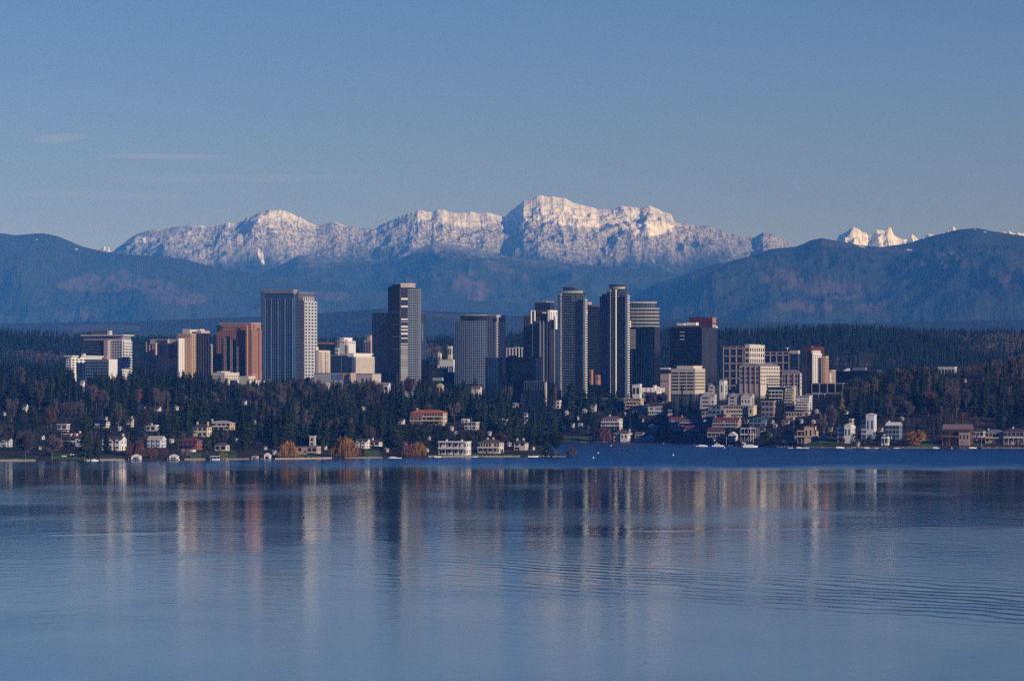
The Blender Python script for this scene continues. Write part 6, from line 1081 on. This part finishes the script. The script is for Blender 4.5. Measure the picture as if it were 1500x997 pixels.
def describe(px, ymid, kinds):
    best = sorted(marks, key=lambda m_: (m_[0] - px) ** 2 + (m_[1] - ymid) ** 2)[:7]
    for m_ in best:
        dx, dy = px - m_[0], ymid - m_[1]; s_ = short(m_[2])
        if abs(dx) < 6: rel = 'just above' if dy < 0 else 'just below'
        elif abs(dy) < 7: rel = 'left of' if dx < 0 else 'right of'
        else: rel = ('up' if dy < 0 else 'down') + ' and to the ' + ('left' if dx < 0 else 'right') + ' of'
        for kd in kinds:
            lb = kd + ' ' + rel + ' the ' + s_
            if len(lb.split()) <= 16 and lb not in used: used.add(lb); return lb, None
    m_ = best[0]; return None, m_
def zone(px, ymid): return ('leftmost wood', 'wood under the brick tower', 'wood under the tall twin tower', 'wood under the tallest banded tower', 'wood under the curved front tower', 'wood under the slim balcony towers', 'town slope below the black glass tower', 'right wood beside the maroon trimmed tower', 'right hillside wood')[int(np.searchsorted([190, 370, 500, 640, 780, 950, 1215, 1320], px))], ('near the water' if ymid > 635 else 'halfway up' if ymid > 590 else 'on the upper edge')
for lst, nm, nmax, grp in ((cons, 'conifer_tree', 297, 'dark conifers of the lakeside wood'), (bars, 'bare_tree', 240, 'leafless trees of the lakeside wood'), (rnds, 'broadleaf_tree', 200, 'rounded evergreens of the lakeside wood')):
    for i, a in enumerate(lst[:nmax]):
        px, Y, x, z, h, bare, vis, top, py = a
        if vis < 12: break
        ym = top + 8
        isr = nm == 'broadleaf_tree'
        if isr: kinds = (('large rounded dark green tree', 'broad bushy evergreen') if h > 16 else ('low rounded dark green tree', 'small bushy evergreen'))
        elif bare: kinds = (('tall mauve leafless tree', 'slender leafless tree') if h > 15 else ('small mauve leafless tree', 'short twiggy leafless tree'))
        else: kinds = (('tall dark conifer', 'high pointed conifer') if h > 23 else ('medium dark conifer', 'bushy green conifer') if h > 15 else ('small dark conifer', 'short pointed conifer'))
        lb, m_ = describe(px, ym, kinds)
        if lb is None:
            zn = zone(px, ym); lb = ('rounded' if isr else 'leafless' if bare else 'dark') + ' ' + ('tree' if bare or isr else 'conifer') + ' ' + zn[1] + ' in the ' + zn[0]
            g_ = grp + ', ' + zn[1] + ' in the ' + zn[0]
        else: g_ = grp
        if isr: gi = i % 3; tree(nm, lb, ('r', gi), ROUNDS[gi], M_BUSH if i % 4 == 0 else M_CON, x, Y, z - .2, h * .92, rnd.uniform(.9, 1.3), g_)
        elif bare:
            gi = i % 5; geo = BARES[gi] if gi < 4 else BARECOL; tree(nm, lb, ('b', gi), geo, M_RTWIG if i % 14 == 0 else M_TWIG, x, Y, z - .2, h, rnd.uniform(.85, 1.15), g_)
        else: gi = i % 6; tree(nm, lb, ('c', gi), (CONS[gi], TRK), M_CON, x, Y, z - .3, h, rnd.uniform(1.0, 1.65), g_)
        cnt[nm] = i + 1
print('named', cnt)
def merge(name, items, geos, m, kind='stuff', wv=(.85, 1.2)):
    gg = np.random.default_rng(len(items)); Vs = []; Fs = []; off = 0
    for (x, y, z, h) in items:
        V, Fc = geos[gg.integers(len(geos))]; a = gg.uniform(0, 6.28); c, s = math.cos(a), math.sin(a); w_ = h * gg.uniform(*wv)
        Q = np.empty_like(V); Q[:, 0] = (V[:, 0] * c - V[:, 1] * s) * w_ + x; Q[:, 1] = (V[:, 0] * s + V[:, 1] * c) * w_ + y; Q[:, 2] = V[:, 2] * h + z
        Vs.append(Q); Fs.append(Fc + off); off += len(V)
    o = np_mesh(name, np.concatenate(Vs), np.concatenate(Fs), m); o['kind'] = kind; return o
merge('wood', [(a[2], a[1], a[3] - .3, a[4]) for a in cons[cnt['conifer_tree']:]], LOWC, M_CON, wv=(1.05, 1.7)); merge('leafless_wood', [(a[2], a[1], a[3] - .2, a[4]) for a in bars[cnt['bare_tree']:]], [join([b_[0], b_[1]]) for b_ in (bare_geo(70, 200, .28), bare_geo(71, 200, .33))], M_TWIG)
merge('rounded_wood', [(a[2], a[1], a[3] - .2, a[4] * .9) for a in rnds[cnt.get('broadleaf_tree', 0):]], [round_geo(80, 110, .26)[0], round_geo(81, 110, .3)[0]], M_CON)
# undergrowth: dark shrubs and ivy between trunks
it = []
for i in range(9500):
    px = g.uniform(-60, 1560) if i < 6000 else g.uniform(840, 1330); Y = g.uniform(3900, 6000) if i < 6000 else g.uniform(4900, 5800); x = (px - 750) * Y / F; z = tz(x, Y)
    if z < 1.5: continue
    py = HY - (z - H) * F / Y; h = g.uniform(2, 5.5)
    if not lawnfree(px, py): continue
    if any(a[4] > Y - 8 and a[4] - Y < 150 and a[0] - 2 < px < a[1] + 2 and py - h * F / Y < a[3] for a in rects): continue
    it.append((x, Y, z, h))
merge('undergrowth', it, [round_geo(3, 60)[0], round_geo(4, 60)[0]], M_BUSH, wv=(.8, 1.6))
# far wooded ridge behind the city
def farcone(seed):
    g_ = np.random.default_rng(seed); V = []; Fc = []
    for i in range(5):
        z = .05 + i * .19; r = .19 * (1 - i / 5.2); k = len(V); n = 6
        V += [(r * g_.uniform(.6, 1.3) * math.cos(2 * math.pi * j / n + i), r * g_.uniform(.6, 1.3) * math.sin(2 * math.pi * j / n + i), z - g_.uniform(0, .05)) for j in range(n)] + [(0, 0, z + .3 - i * .01)]
        Fc += [(k + j, k + (j + 1) % n, k + n) for j in range(n)]
    return np.array(V), np.array(Fc)
FC = [farcone(i) for i in range(5)]; n = 17000; px = g.uniform(-200, 1700, n); Y = 9100 - (g.uniform(0, 1, n) ** 1.3) * 2500; X = (px - 750) * Y / F; Z = terr(X, Y)
cl = fbm(X / 120, Y / 200, 14, 3); dec = (cl > .70) | (g.random(n) < .01)
open_ = (fbm(X / 90, Y / 130, 8, 3) > .70) & (Y < 8700)
hh = np.where(Y > 8700, g.uniform(16, 27, n), g.uniform(13, 25, n))
merge('far_wood', [(X[i], Y[i], Z[i] - 1, hh[i]) for i in range(n) if not dec[i] and not open_[i]], FC, M_FAR, wv=(.9, 1.5))
merge('far_leafless_wood', [(X[i], Y[i], Z[i] - 1, hh[i] * .8) for i in range(n) if dec[i] and not open_[i]], [round_geo(9, 60)[0]], M_TWIG, wv=(.7, 1.1))
